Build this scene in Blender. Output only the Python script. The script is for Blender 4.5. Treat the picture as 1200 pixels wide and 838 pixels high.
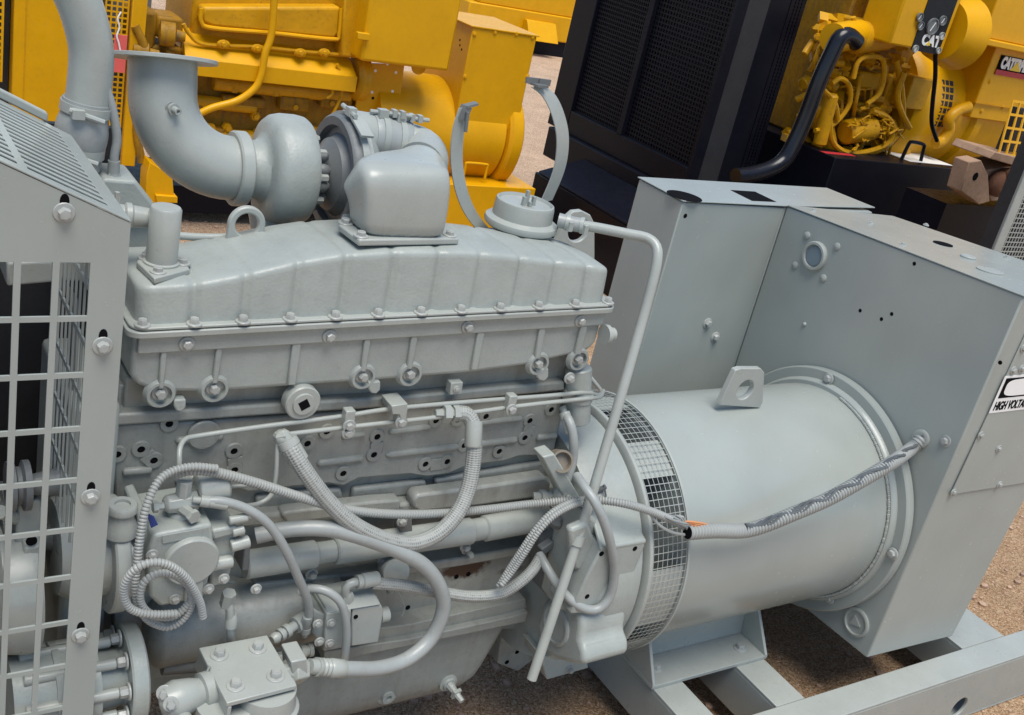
import bpy, bmesh, math, random
from mathutils import Vector as V, Matrix, Quaternion
random.seed(7)
C0 = bpy.context.scene
for o in list(bpy.data.objects): bpy.data.objects.remove(o)

# ------------------------------------------------------------------ camera, sky, sun, exposure
RX, RY, RZ = V((.83595, -.50636, .21164)), V((-.03943, -.44004, -.89711)), V((.54739, .74159, -.38782))
CAM = V((-.524, -1.943, 2.237)); FPX = 1250.0
cam = bpy.data.cameras.new('camera'); camo = bpy.data.objects.new('camera', cam)
C0.collection.objects.link(camo); C0.camera = camo
cam.sensor_width = 36; cam.sensor_fit = 'HORIZONTAL'; cam.lens = FPX / 1200 * 36
cam.clip_start = .05; cam.clip_end = 3000
camo.matrix_world = Matrix(((RX[0], -RY[0], -RZ[0], CAM[0]), (RX[1], -RY[1], -RZ[1], CAM[1]), (RX[2], -RY[2], -RZ[2], CAM[2]), (0, 0, 0, 1)))
SUN_EL, SUN_AZ = math.radians(72), math.radians(200)       # azimuth clockwise from +Y (from behind the camera, a little -X)
w = bpy.data.worlds.new('World'); C0.world = w; w.use_nodes = True
nt = w.node_tree; bg = nt.nodes['Background']
sky = nt.nodes.new('ShaderNodeTexSky'); sky.sky_type = 'NISHITA'; sky.sun_disc = False
sky.sun_elevation = SUN_EL; sky.sun_rotation = SUN_AZ; sky.air_density = 1.0; sky.dust_density = .5; sky.ozone_density = 1.0
nt.links.new(sky.outputs[0], bg.inputs[0]); bg.inputs[1].default_value = .088
sl = bpy.data.lights.new('sun', 'SUN'); sl.energy = 2.3; sl.angle = math.radians(38); sl.color = (1, .95, .87)
so = bpy.data.objects.new('sun', sl); C0.collection.objects.link(so)
sd = V((math.sin(SUN_AZ) * math.cos(SUN_EL), math.cos(SUN_AZ) * math.cos(SUN_EL), math.sin(SUN_EL)))
so.rotation_euler = (-sd).to_track_quat('-Z', 'Y').to_euler(); so.location = (0, 0, 12)
vs = C0.view_settings; vs.view_transform = 'Standard'; vs.look = 'None'; vs.exposure = 0.90; vs.gamma = 1; vs.use_curve_mapping = False

# ------------------------------------------------------------------ helpers
def at(u, v, X=None, Y=None, Z=None):
    "the point of a plane X=, Y= or Z= that the photograph shows at pixel (u, v) of 1200x838"
    d = RX * ((u - 600) / FPX) + RY * ((v - 419) / FPX) + RZ
    if X is not None: t = (X - CAM[0]) / d[0]
    elif Y is not None: t = (Y - CAM[1]) / d[1]
    else: t = (Z - CAM[2]) / d[2]
    return CAM + d * t
def py(u, v, Y): return at(u, v, Y=Y)
def spline(pts, step=.012):
    "evenly spaced Catmull-Rom curve through 3-D points"
    P = [V(p) for p in pts]; P = [P[0] * 2 - P[1]] + P + [P[-1] * 2 - P[-2]]
    fine = []
    for i in range(1, len(P) - 2):
        a, b, c, d = P[i - 1:i + 3]
        for k in range(24):
            t = k / 24
            fine.append(.5 * (2 * b + (c - a) * t + (2 * a - 5 * b + 4 * c - d) * t * t + (3 * b - a - 3 * c + d) * t ** 3))
    fine.append(P[-2])
    L = sum((fine[i + 1] - fine[i]).length for i in range(len(fine) - 1)); n = max(2, int(L / step)); out = [fine[0]]; acc = 0; k = 1
    for i in range(len(fine) - 1):
        s = (fine[i + 1] - fine[i]).length
        while k < n and acc + s >= L * k / n and s > 1e-9:
            out.append(fine[i].lerp(fine[i + 1], (L * k / n - acc) / s)); k += 1
        acc += s
    out.append(fine[-1]); return out
def frame(ax):
    ax = V(ax).normalized(); h = V((0, 0, 1)) if abs(ax.z) < .9 else V((1, 0, 0))
    a = ax.cross(h).normalized(); return ax, a, ax.cross(a)

class MB:
    def __init__(s): s.v = []; s.f = []; s.uv = []
    def add(s, vs, fs, uvs=None):
        n = len(s.v); s.v += [V(p) for p in vs]
        for i, f in enumerate(fs):
            s.f.append([n + k for k in f]); s.uv.append(uvs[i] if uvs else None)
        return s
    def hexa(s, p):      # bottom 0-3 ccw, top 4-7
        return s.add(p, [(3, 2, 1, 0), (4, 5, 6, 7), (0, 1, 5, 4), (1, 2, 6, 5), (2, 3, 7, 6), (3, 0, 4, 7)])
    def box(s, x0, x1, y0, y1, z0, z1):
        x0, x1 = min(x0, x1), max(x0, x1); y0, y1 = min(y0, y1), max(y0, y1); z0, z1 = min(z0, z1), max(z0, z1)
        return s.hexa([(x0, y0, z0), (x1, y0, z0), (x1, y1, z0), (x0, y1, z0), (x0, y0, z1), (x1, y0, z1), (x1, y1, z1), (x0, y1, z1)])
    def obox(s, c, ax, hx, hy, hz, spin=0):   # box along axis ax
        z, a, b = frame(ax); c = V(c)
        if spin: q = Quaternion(z, spin); a = q @ a; b = q @ b
        return s.hexa([c + a * i * hx + b * j * hy + z * k * hz for k in (-1, 1) for i, j in ((-1, -1), (1, -1), (1, 1), (-1, 1))])
    def prism(s, pts, vec):
        n = len(pts); vec = V(vec); P = [V(p) for p in pts]; nrm = V((0, 0, 0))
        for i in range(n): nrm += P[i].cross(P[(i + 1) % n])
        if nrm.dot(vec) > 0: P.reverse()
        return s.add(P + [p + vec for p in P], [tuple(range(n)), tuple(range(2 * n - 1, n - 1, -1))] + [(i, i + n, (i + 1) % n + n, (i + 1) % n) for i in range(n)])
    def slab(s, px, Y0, Y1):
        P = [py(u, v, Y0) for u, v in px]; return s.prism(P, (0, Y1 - Y0, 0))
    def tube(s, P, r, n=12, caps=True, radii=None):
        P = [V(p) for p in P]; m = len(P); vs = []; fs = []; uv = []; L = 0
        t = (P[1] - P[0]).normalized(); _, a, b = frame(t); ls = []
        for i in range(m):
            tt = (P[min(i + 1, m - 1)] - P[max(i - 1, 0)]).normalized(); q = t.rotation_difference(tt); a = q @ a; t = tt; b = t.cross(a)
            if i: L += (P[i] - P[i - 1]).length
            ls.append(L); rr = radii[i] if radii else r
            vs += [P[i] + a * rr * math.cos(2 * math.pi * k / n) + b * rr * math.sin(2 * math.pi * k / n) for k in range(n)]
        for i in range(m - 1):
            for k in range(n):
                fs.append((i * n + k, i * n + (k + 1) % n, (i + 1) * n + (k + 1) % n, (i + 1) * n + k))
                uv.append([(k / n, ls[i]), ((k + 1) / n, ls[i]), ((k + 1) / n, ls[i + 1]), (k / n, ls[i + 1])])
        if caps:
            fs += [tuple(range(n - 1, -1, -1)), tuple(range((m - 1) * n, m * n))]; uv += [None, None]
        return s.add(vs, fs, uv)
    def lathe(s, o, ax, prof, n=32, a0=0, a1=2 * math.pi, ref=None):
        "prof = [(along axis, radius)...]"
        z, a, b = frame(ax); o = V(o); full = abs(a1 - a0 - 2 * math.pi) < 1e-6
        if ref: a = V(ref).normalized(); b = z.cross(a)
        k1 = n if full else n + 1; vs = []; fs = []
        for t, r in prof:
            for k in range(k1):
                an = a0 + (a1 - a0) * k / n; vs.append(o + z * t + (a * math.cos(an) + b * math.sin(an)) * r)
        for i in range(len(prof) - 1):
            for k in range(n):
                k2 = (k + 1) % k1; fs.append((i * k1 + k, i * k1 + k2, (i + 1) * k1 + k2, (i + 1) * k1 + k))
        if full:
            if prof[0][1] > 1e-5: fs.append(tuple(range(n - 1, -1, -1)))
            if prof[-1][1] > 1e-5: fs.append(tuple(range((len(prof) - 1) * n, len(prof) * n)))
        return s.add(vs, fs)
    def cyl(s, p0, p1, r, n=20, r2=None, ch=0):
        p0 = V(p0); p1 = V(p1); L = (p1 - p0).length; r2 = r if r2 is None else r2
        pr = [(0, r), (L, r2)] if not ch else [(0, r - ch), (ch, r), (L - ch, r2), (L, r2 - ch)]
        return s.lathe(p0, p1 - p0, pr, n)
    def cup(s, p, nrm, R, r, h, dep, n=18):   # boss with a drilled hole; p on its back plane
        return s.lathe(p, nrm, [(0, R), (h - .002, R), (h, R - .002), (h, r), (h - dep, r), (h - dep, 0.0001)], n)
    def ball(s, c, r, n=14, sc=(1, 1, 1)):
        vs = []; fs = []; c = V(c); m = n // 2
        for i in range(m + 1):
            th = math.pi * i / m
            for k in range(n):
                ph = 2 * math.pi * k / n
                vs.append(c + V((r * sc[0] * math.sin(th) * math.cos(ph), r * sc[1] * math.sin(th) * math.sin(ph), r * sc[2] * math.cos(th))))
        for i in range(m):
            for k in range(n): fs.append((i * n + k, (i + 1) * n + k, (i + 1) * n + (k + 1) % n, i * n + (k + 1) % n))
        return s.add(vs, fs)
    def ribbon(s, P, wv, th):
        "flat strap along P, wv = width vector, th = thickness"
        P = [V(p) for p in P]; wv = V(wv); m = len(P); vs = []
        for i in range(m):
            t = (P[min(i + 1, m - 1)] - P[max(i - 1, 0)]).normalized(); nn = t.cross(wv).normalized() * th / 2
            vs += [P[i] - wv / 2 - nn, P[i] + wv / 2 - nn, P[i] + wv / 2 + nn, P[i] - wv / 2 + nn]
        fs = [(3, 2, 1, 0), tuple(range(4 * m - 4, 4 * m))]
        for i in range(m - 1):
            for k in range(4): fs.append((i * 4 + k, i * 4 + (k + 1) % 4, i * 4 + 4 + (k + 1) % 4, i * 4 + 4 + k))
        return s.add(vs, fs)
    def grid(s, us, vs_, solid, fn, th):
        "sheet with square holes: us/vs_ are cell borders, fn(u, v) -> point, th = thickness vector"
        th = V(th); nu, nv = len(us) - 1, len(vs_) - 1; idx = {}; base = []; fs = []
        def vid(i, j, k):
            key = (i, j, k)
            if key not in idx: idx[key] = len(base); base.append(V(fn(us[i], vs_[j])) + th * k)
            return idx[key]
        S = lambda i, j: 0 <= i < nu and 0 <= j < nv and solid(i, j)
        for i in range(nu):
            for j in range(nv):
                if not S(i, j): continue
                fs.append((vid(i, j, 0), vid(i + 1, j, 0), vid(i + 1, j + 1, 0), vid(i, j + 1, 0)))
                fs.append((vid(i, j + 1, 1), vid(i + 1, j + 1, 1), vid(i + 1, j, 1), vid(i, j, 1)))
                for (di, dj), (p, q) in (((-1, 0), ((i, j), (i, j + 1))), ((1, 0), ((i + 1, j + 1), (i + 1, j))), ((0, -1), ((i + 1, j), (i, j))), ((0, 1), ((i, j + 1), (i + 1, j + 1)))):
                    if not S(i + di, j + dj): fs.append((vid(*q, 0), vid(*p, 0), vid(*p, 1), vid(*q, 1)))
        return s.add(base, fs)

def mesh_of(name, mb, mat, o=(0, 0, 0), flat=False, ang=38):
    me = bpy.data.meshes.new(name); o = V(o)
    me.from_pydata([p - o for p in mb.v], [], mb.f)
    if any(mb.uv):
        ul = me.uv_layers.new(name='UVMap')
        for p in me.polygons:
            u = mb.uv[p.index]
            if u:
                for k, li in enumerate(p.loop_indices): ul.data[li].uv = u[k]
    bm = bmesh.new(); bm.from_mesh(me); bmesh.ops.recalc_face_normals(bm, faces=bm.faces); bm.to_mesh(me); bm.free()
    me.materials.append(mat)
    if not flat:
        me.polygons.foreach_set('use_smooth', [True] * len(me.polygons)); me.set_sharp_from_angle(angle=math.radians(ang))
    return me
def base_of(parent):
    b = V((0, 0, 0))
    while parent: b += parent.location; parent = parent.parent
    return b
def obj(name, mb, mat, parent=None, bev=0, label=None, seg=2, ang=38):
    o = bpy.data.objects.new(name, mesh_of(name, mb, mat, base_of(parent), ang=ang)); C0.collection.objects.link(o); o.parent = parent
    if bev:
        m = o.modifiers.new('bevel', 'BEVEL'); m.width = bev; m.segments = seg; m.limit_method = 'ANGLE'; m.angle_limit = math.radians(34); m.harden_normals = False
    if label: o['label'] = label
    return o
def thing(name, loc, label, cat, group=None):
    o = bpy.data.objects.new(name, None); C0.collection.objects.link(o); o.location = loc; o['label'] = label; o['category'] = cat
    if group: o['group'] = group
    return o
BOLT = {}
def bolt(parent, p, n, r=.0105, mat=None, h=.011, washer=True, name='bolt'):
    "hex bolt head on a washer, seated at p, pointing along n"
    key = (mat.name, round(r, 4), round(h, 4), washer)
    if key not in BOLT:
        mb = MB(); t = 0
        if washer: mb.lathe((0, 0, 0), (0, 0, 1), [(-.001, r * 1.6), (.002, r * 1.6), (.003, r * 1.5), (.003, r * .5)], 20); t = .003
        mb.lathe((0, 0, 0), (0, 0, 1), [(t - .002, r), (t + h * .82, r), (t + h, r * .84)], 6)
        mb.lathe((0, 0, 0), (0, 0, 1), [(t + h * .98, r * .6), (t + h + .0006, r * .6)], 12)
        BOLT[key] = mesh_of('bolt', mb, mat)
    o = bpy.data.objects.new(name, BOLT[key]); C0.collection.objects.link(o); o.parent = parent
    o.location = V(p) - base_of(parent); o.rotation_mode = 'QUATERNION'
    q = V(n).normalized().to_track_quat('Z', 'Y'); o.rotation_quaternion = q @ Quaternion((0, 0, 1), random.uniform(0, 1.05))
    return o

# ------------------------------------------------------------------ materials
def N(t, k, **kw):
    n = t.nodes.new(k)
    for a, b in kw.items(): setattr(n, a, b)
    return n
def paint(name, col, rough=.45, var=.12, bump=.04, bscale=220, cast=0, dirt=None, spec=.5, dirtamt=.35, rust=(), rv=.11, runs=0, buckle=0):
    m = bpy.data.materials.new(name); m.use_nodes = True; t = m.node_tree; p = t.nodes['Principled BSDF']; L = t.links.new
    g = N(t, 'ShaderNodeNewGeometry')
    n1 = N(t, 'ShaderNodeTexNoise'); n1.inputs['Scale'].default_value = 7; n1.inputs['Detail'].default_value = 6; n1.inputs['Roughness'].default_value = .65
    n2 = N(t, 'ShaderNodeTexNoise'); n2.inputs['Scale'].default_value = bscale; n2.inputs['Detail'].default_value = 3
    n3 = N(t, 'ShaderNodeTexNoise'); n3.inputs['Scale'].default_value = 38; n3.inputs['Detail'].default_value = 7; n3.inputs['Roughness'].default_value = .7
    for n in (n1, n2, n3): L(g.outputs['Position'], n.inputs['Vector'])
    mr = N(t, 'ShaderNodeMapRange'); mr.inputs[1].default_value = .3; mr.inputs[2].default_value = .7; mr.inputs[3].default_value = 1 - var; mr.inputs[4].default_value = 1 + var
    L(n1.outputs[0], mr.inputs[0])
    mu = N(t, 'ShaderNodeVectorMath', operation='SCALE'); mu.inputs[0].default_value = col[:3]; L(mr.outputs[0], mu.inputs['Scale'])
    out = mu.outputs[0]
    if dirt:
        r = N(t, 'ShaderNodeMapRange'); r.inputs[1].default_value = .53; r.inputs[2].default_value = .78; r.inputs[3].default_value = 0; r.inputs[4].default_value = dirtamt; L(n3.outputs[0], r.inputs[0])
        mx = N(t, 'ShaderNodeMix', data_type='RGBA'); L(r.outputs[0], mx.inputs['Factor']); L(out, mx.inputs['A']); mx.inputs['B'].default_value = (*dirt, 1); out = mx.outputs['Result']
    if runs:                            # oil and dust runs down the casting
        rs = N(t, 'ShaderNodeVectorMath', operation='MULTIPLY'); rs.inputs[1].default_value = (34, 34, 5); L(g.outputs['Position'], rs.inputs[0])
        rn = N(t, 'ShaderNodeTexNoise'); rn.inputs['Scale'].default_value = 1; rn.inputs['Detail'].default_value = 5; L(rs.outputs[0], rn.inputs['Vector'])
        rm = N(t, 'ShaderNodeMapRange'); rm.inputs[1].default_value = .5; rm.inputs[2].default_value = .74; rm.inputs[3].default_value = 0; rm.inputs[4].default_value = runs; L(rn.outputs[0], rm.inputs[0])
        mx = N(t, 'ShaderNodeMix', data_type='RGBA'); L(rm.outputs[0], mx.inputs['Factor']); L(out, mx.inputs['A']); mx.inputs['B'].default_value = (.085, .07, .05, 1); out = mx.outputs['Result']
    for (c, sx, sy, sz, k) in rust:      # a rust stain with its own ragged outline
        mp = N(t, 'ShaderNodeVectorMath', operation='SUBTRACT'); mp.inputs[1].default_value = c; L(g.outputs['Position'], mp.inputs[0])
        ms = N(t, 'ShaderNodeVectorMath', operation='MULTIPLY'); ms.inputs[1].default_value = (1 / sx, 1 / sy, 1 / sz); L(mp.outputs[0], ms.inputs[0])
        ln = N(t, 'ShaderNodeVectorMath', operation='LENGTH'); L(ms.outputs[0], ln.inputs[0])
        ad = N(t, 'ShaderNodeMath', operation='MULTIPLY_ADD'); ad.inputs[1].default_value = 1.6; L(n3.outputs[0], ad.inputs[0]); L(ln.outputs['Value'], ad.inputs[2])
        rm = N(t, 'ShaderNodeMapRange'); rm.inputs[1].default_value = 1.95; rm.inputs[2].default_value = 1.55; rm.inputs[3].default_value = 0; rm.inputs[4].default_value = k; L(ad.outputs[0], rm.inputs[0])
        mx = N(t, 'ShaderNodeMix', data_type='RGBA'); L(rm.outputs[0], mx.inputs['Factor']); L(out, mx.inputs['A']); mx.inputs['B'].default_value = (.055, .024, .013, 1); out = mx.outputs['Result']
    L(out, p.inputs['Base Color'])
    rr = N(t, 'ShaderNodeMapRange'); rr.inputs[1].default_value = .3; rr.inputs[2].default_value = .7; rr.inputs[3].default_value = rough - rv; rr.inputs[4].default_value = rough + rv; L(n3.outputs[0], rr.inputs[0]); L(rr.outputs[0], p.inputs['Roughness'])
    p.inputs['Specular IOR Level'].default_value = spec
    b = N(t, 'ShaderNodeBump'); b.inputs['Strength'].default_value = bump * 4; b.inputs['Distance'].default_value = .0012; L(n2.outputs[0], b.inputs['Height'])
    nb = b
    if cast:
        b2 = N(t, 'ShaderNodeBump'); b2.inputs['Strength'].default_value = cast; b2.inputs['Distance'].default_value = .003; L(n3.outputs[0], b2.inputs['Height']); L(b.outputs[0], b2.inputs['Normal']); nb = b2
    if buckle:
        b3 = N(t, 'ShaderNodeBump'); b3.inputs['Strength'].default_value = buckle; b3.inputs['Distance'].default_value = .02; L(n1.outputs[0], b3.inputs['Height']); L(nb.outputs[0], b3.inputs['Normal']); nb = b3; n1.inputs['Scale'].default_value = 4; n1.inputs['Detail'].default_value = 1.5
    L(nb.outputs[0], p.inputs['Normal'])
    return m
G = (.297, .325, .302)
M_SHEET = paint('grey_sheet_paint', G, .25, .05, .03, 300, 0, (.24, .235, .21), dirtamt=.07, rv=.03, runs=.025, buckle=.08)
M_CAST = paint('grey_cast_paint', G, .42, .10, .12, 160, .28, (.19, .18, .155), dirtamt=.28)
M_RUSTED = paint('shaded_grimy_grey_cast_paint_rusted', (.262, .275, .25), .42, .12, .12, 160, .32, (.12, .105, .08), dirtamt=.42, runs=.22, rust=(((*tuple(py(545, 665, .045)),)[:3], .075, .1, .035, 1), (tuple(py(537, 652, .045)), .022, .1, .05, .8), (tuple(py(600, 668, .045)), .05, .1, .012, .5)))  # same shade-darkened grimy base, with the rust stains
M_PART = paint('grey_part_paint', (.318, .34, .314), .31, .07, .06, 200, .06, (.22, .21, .18), dirtamt=.2, rv=.06)
M_BLOCK = paint('shaded_grimy_grey_cast_paint', (.262, .275, .25), .40, .12, .12, 160, .32, (.12, .105, .08), dirtamt=.42, runs=.22)  # grime, and a base colour darkened to stand for shade on the block
M_BOLT = paint('grey_bolt_paint', (.325, .34, .32), .33, .12, .05, 300, 0, (.2, .19, .17))
M_DARKP = paint('dark_grey_paint', (.13, .14, .14), .5, .15, .08, 200, .1)
M_BLACKI = paint('dark_interior', (.02, .02, .022), .6, .2, .05)
M_YEL = paint('yellow_paint', (.64, .32, .002), .36, .06, .04, 200, .03, (.40, .22, .02), spec=.25, dirtamt=.3)
M_YDARK = paint('shaded_grimy_yellow_cast_paint', (.30, .15, .008), .55, .25, .1, 120, .35, (.02, .015, .01), spec=.2, dirtamt=.8, runs=.6)  # grime over a yellow darkened to stand for shaded gaps
M_YCAST = paint('yellow_cast_paint', (.55, .275, .004), .42, .12, .1, 120, .3, (.14, .08, .02), spec=.25, dirtamt=.6)
M_BLK = paint('black_paint', (.0055, .006, .0105), .38, .15, .04, 200, 0, (.016, .016, .017), spec=.13, dirtamt=.2)
M_GLOSS = paint('glossy_black_paint', (.008, .009, .013), .24, .1, .02, spec=.35, rv=.05)
M_GRILLE = paint('black_grille_paint', (.006, .0065, .011), .5, .1, .04, spec=.12)
M_RED = paint('red_tag_plastic', (.70, .11, .09), .5, .05, .02)
M_WHITE = paint('white_label', (.78, .78, .75), .45, .03, .02)
M_INK = paint('black_ink', (.006, .006, .007), .9, .02, .01, spec=.05)
M_REDINK = paint('red_ink', (.45, .02, .03), .5, .02, .01)
M_YINK = paint('yellow_ink', (.8, .55, .03), .5, .02, .01)
M_RUST = paint('rusty_iron', (.13, .055, .028), .85, .35, .3, 90, .6)
M_RUSTB = paint('rusty_beige_steel', (.33, .21, .135), .7, .2, .2, 90, .3, (.16, .07, .03), dirtamt=.7)
M_STEEL = paint('worn_steel', (.17, .145, .11), .5, .15, .06)
M_COPPER = paint('bare_copper_wire', (.62, .26, .10), .4, .1, .02)
M_GLASS = paint('gauge_face', (.012, .014, .018), .5, .05, .0, spec=.2)
M_BLUE = paint('blue_wire', (.02, .04, .18), .5, .05, .02)

def rubber(name, col, kind):
    m = bpy.data.materials.new(name); m.use_nodes = True; t = m.node_tree; p = t.nodes['Principled BSDF']; L = t.links.new
    uv = N(t, 'ShaderNodeUVMap'); sp = N(t, 'ShaderNodeSeparateXYZ'); L(uv.outputs[0], sp.inputs[0])
    def sinof(a, b):
        m1 = N(t, 'ShaderNodeMath', operation='MULTIPLY'); m1.inputs[1].default_value = a; L(sp.outputs[0], m1.inputs[0])
        m2 = N(t, 'ShaderNodeMath', operation='MULTIPLY_ADD'); m2.inputs[1].default_value = b; L(sp.outputs[1], m2.inputs[0]); L(m1.outputs[0], m2.inputs[2])
        s = N(t, 'ShaderNodeMath', operation='SINE'); L(m2.outputs[0], s.inputs[0]); return s
    tau = 2 * math.pi
    s1, s2 = (sinof(tau * 6, tau * 85), sinof(-tau * 6, tau * 85)) if kind == 'braid' else (sinof(0, tau * 160), sinof(0, tau * 160))
    h = N(t, 'ShaderNodeMath', operation='MULTIPLY'); L(s1.outputs[0], h.inputs[0]); L(s2.outputs[0], h.inputs[1])
    g = N(t, 'ShaderNodeNewGeometry'); n = N(t, 'ShaderNodeTexNoise'); n.inputs['Scale'].default_value = 60; n.inputs['Detail'].default_value = 5; L(g.outputs['Position'], n.inputs['Vector'])
    r = N(t, 'ShaderNodeMapRange'); r.inputs[1].default_value = -.9; r.inputs[2].default_value = -.35; r.inputs[3].default_value = .9 if kind == 'braid' else 0; r.inputs[4].default_value = 0; L(h.outputs[0], r.inputs[0])
    nm = N(t, 'ShaderNodeMapRange'); nm.inputs[1].default_value = .42; nm.inputs[2].default_value = .6; L(n.outputs[0], nm.inputs[0])
    f = N(t, 'ShaderNodeMath', operation='MULTIPLY'); L(r.outputs[0], f.inputs[0]); L(nm.outputs[0], f.inputs[1])
    mx = N(t, 'ShaderNodeMix', data_type='RGBA'); L(f.outputs[0], mx.inputs['Factor']); mx.inputs['A'].default_value = (*col, 1); mx.inputs['B'].default_value = (.05, .05, .052, 1); L(mx.outputs['Result'], p.inputs['Base Color'])
    b = N(t, 'ShaderNodeBump'); b.inputs['Strength'].default_value = .5 if kind == 'braid' else .0; b.inputs['Distance'].default_value = .0015; L(h.outputs[0], b.inputs['Height']); L(b.outputs[0], p.inputs['Normal'])
    p.inputs['Roughness'].default_value = .5; return m
M_BRAID = rubber('grey_braided_hose', (.30, .315, .295), 'braid')
M_RIB = rubber('grey_ribbed_hose', (.29, .305, .29), 'rib')
M_HOSE = paint('grey_smooth_hose', (.275, .295, .285), .40, .10, .05, 250, .05, (.16, .16, .16))

def gravel():
    m = bpy.data.materials.new('gravel'); m.use_nodes = True; t = m.node_tree; p = t.nodes['Principled BSDF']; L = t.links.new
    g = N(t, 'ShaderNodeNewGeometry')
    vo = N(t, 'ShaderNodeTexVoronoi'); vo.inputs['Scale'].default_value = 165; vo.inputs['Randomness'].default_value = 1
    v2 = N(t, 'ShaderNodeTexVoronoi'); v2.inputs['Scale'].default_value = 47
    n1 = N(t, 'ShaderNodeTexNoise'); n1.inputs['Scale'].default_value = 2.3; n1.inputs['Detail'].default_value = 8; n1.inputs['Roughness'].default_value = .7
    n2 = N(t, 'ShaderNodeTexNoise'); n2.inputs['Scale'].default_value = 260; n2.inputs['Detail'].default_value = 4
    for n in (vo, v2, n1, n2): L(g.outputs['Position'], n.inputs['Vector'])
    cr = N(t, 'ShaderNodeValToRGB'); e = cr.color_ramp.elements
    e[0].position = 0; e[0].color = (.27, .175, .11, 1); e[1].position = 1; e[1].color = (.62, .50, .385, 1)
    k = e.new(.35); k.color = (.40, .275, .18, 1); k = e.new(.7); k.color = (.49, .355, .245, 1)
    sp = N(t, 'ShaderNodeSeparateColor'); L(vo.outputs['Color'], sp.inputs[0]); L(sp.outputs[0], cr.inputs[0])
    m1 = N(t, 'ShaderNodeMix', data_type='RGBA'); m1.blend_type = 'MULTIPLY'; m1.inputs['Factor'].default_value = .5; L(cr.outputs[0], m1.inputs['A'])
    c2 = N(t, 'ShaderNodeValToRGB'); c2.color_ramp.elements[0].position = .3; c2.color_ramp.elements[0].color = (.6, .56, .52, 1); c2.color_ramp.elements[1].position = .7; c2.color_ramp.elements[1].color = (1.15, 1.1, 1.05, 1)
    L(n1.outputs[0], c2.inputs[0]); L(c2.outputs[0], m1.inputs['B'])
    # the yard gravel is paler and pinker than the strip the sets stand on, which is tinted for shade
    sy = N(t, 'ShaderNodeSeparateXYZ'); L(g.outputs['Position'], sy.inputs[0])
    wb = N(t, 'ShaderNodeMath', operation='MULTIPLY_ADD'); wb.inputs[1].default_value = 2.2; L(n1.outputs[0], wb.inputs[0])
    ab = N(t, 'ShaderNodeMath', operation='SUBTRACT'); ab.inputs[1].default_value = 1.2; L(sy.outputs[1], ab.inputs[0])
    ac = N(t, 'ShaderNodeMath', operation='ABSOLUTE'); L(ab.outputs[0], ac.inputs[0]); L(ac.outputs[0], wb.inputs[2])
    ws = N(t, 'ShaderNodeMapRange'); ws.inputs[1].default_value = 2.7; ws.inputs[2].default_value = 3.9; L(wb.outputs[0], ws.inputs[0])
    tint = N(t, 'ShaderNodeMix', data_type='RGBA'); L(ws.outputs[0], tint.inputs['Factor']); tint.inputs['A'].default_value = (1.0, .94, .83, 1); tint.inputs['B'].default_value = (1.32, 1.32, 1.33, 1)  # pale tint also covers the unseen front, to bounce light onto the sets
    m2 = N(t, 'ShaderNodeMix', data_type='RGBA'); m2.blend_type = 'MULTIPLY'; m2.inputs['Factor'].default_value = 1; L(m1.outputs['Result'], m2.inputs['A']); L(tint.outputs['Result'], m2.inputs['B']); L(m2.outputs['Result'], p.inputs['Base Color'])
    p.inputs['Roughness'].default_value = .95; p.inputs['Specular IOR Level'].default_value = .2
    ad = N(t, 'ShaderNodeMath', operation='ADD'); L(vo.outputs['Distance'], ad.inputs[0]); L(n2.outputs[0], ad.inputs[1])
    a2 = N(t, 'ShaderNodeMath', operation='ADD'); L(ad.outputs[0], a2.inputs[0]); L(v2.outputs['Distance'], a2.inputs[1])
    b = N(t, 'ShaderNodeBump'); b.inputs['Strength'].default_value = .9; b.inputs['Distance'].default_value = .008; b.invert = True; L(a2.outputs[0], b.inputs['Height']); L(b.outputs[0], p.inputs['Normal'])
    return m
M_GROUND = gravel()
M_PEB = paint('pebble_stone', (.40, .27, .19), .9, .35, .2, 90, .3)

# ------------------------------------------------------------------ ground
GZ = -.14
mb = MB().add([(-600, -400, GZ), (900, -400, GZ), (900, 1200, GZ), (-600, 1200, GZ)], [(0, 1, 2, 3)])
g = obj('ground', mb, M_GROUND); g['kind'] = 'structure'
mb = MB()
for (x0, x1, y0, y1, n) in ((.2, 3.2, -.4, 1.2, 1300), (3, 5.4, -.6, 1.4, 900), (1.2, 5, 3.2, 7.5, 700)):
    for k in range(n):
        r = random.choice((.004, .004, .005, .005, .006, .007, .009, .012, .017)); x, y = random.uniform(x0, x1), random.uniform(y0, y1)
        mb.ball((x, y, GZ + r * .3), r, 6, (random.uniform(.8, 1.4), random.uniform(.8, 1.4), random.uniform(.5, .9)))
pb = obj('pebbles', mb, M_PEB); pb['kind'] = 'stuff'; pb['label'] = 'loose small stones scattered over the brown gravel'; pb['category'] = 'gravel'

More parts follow.
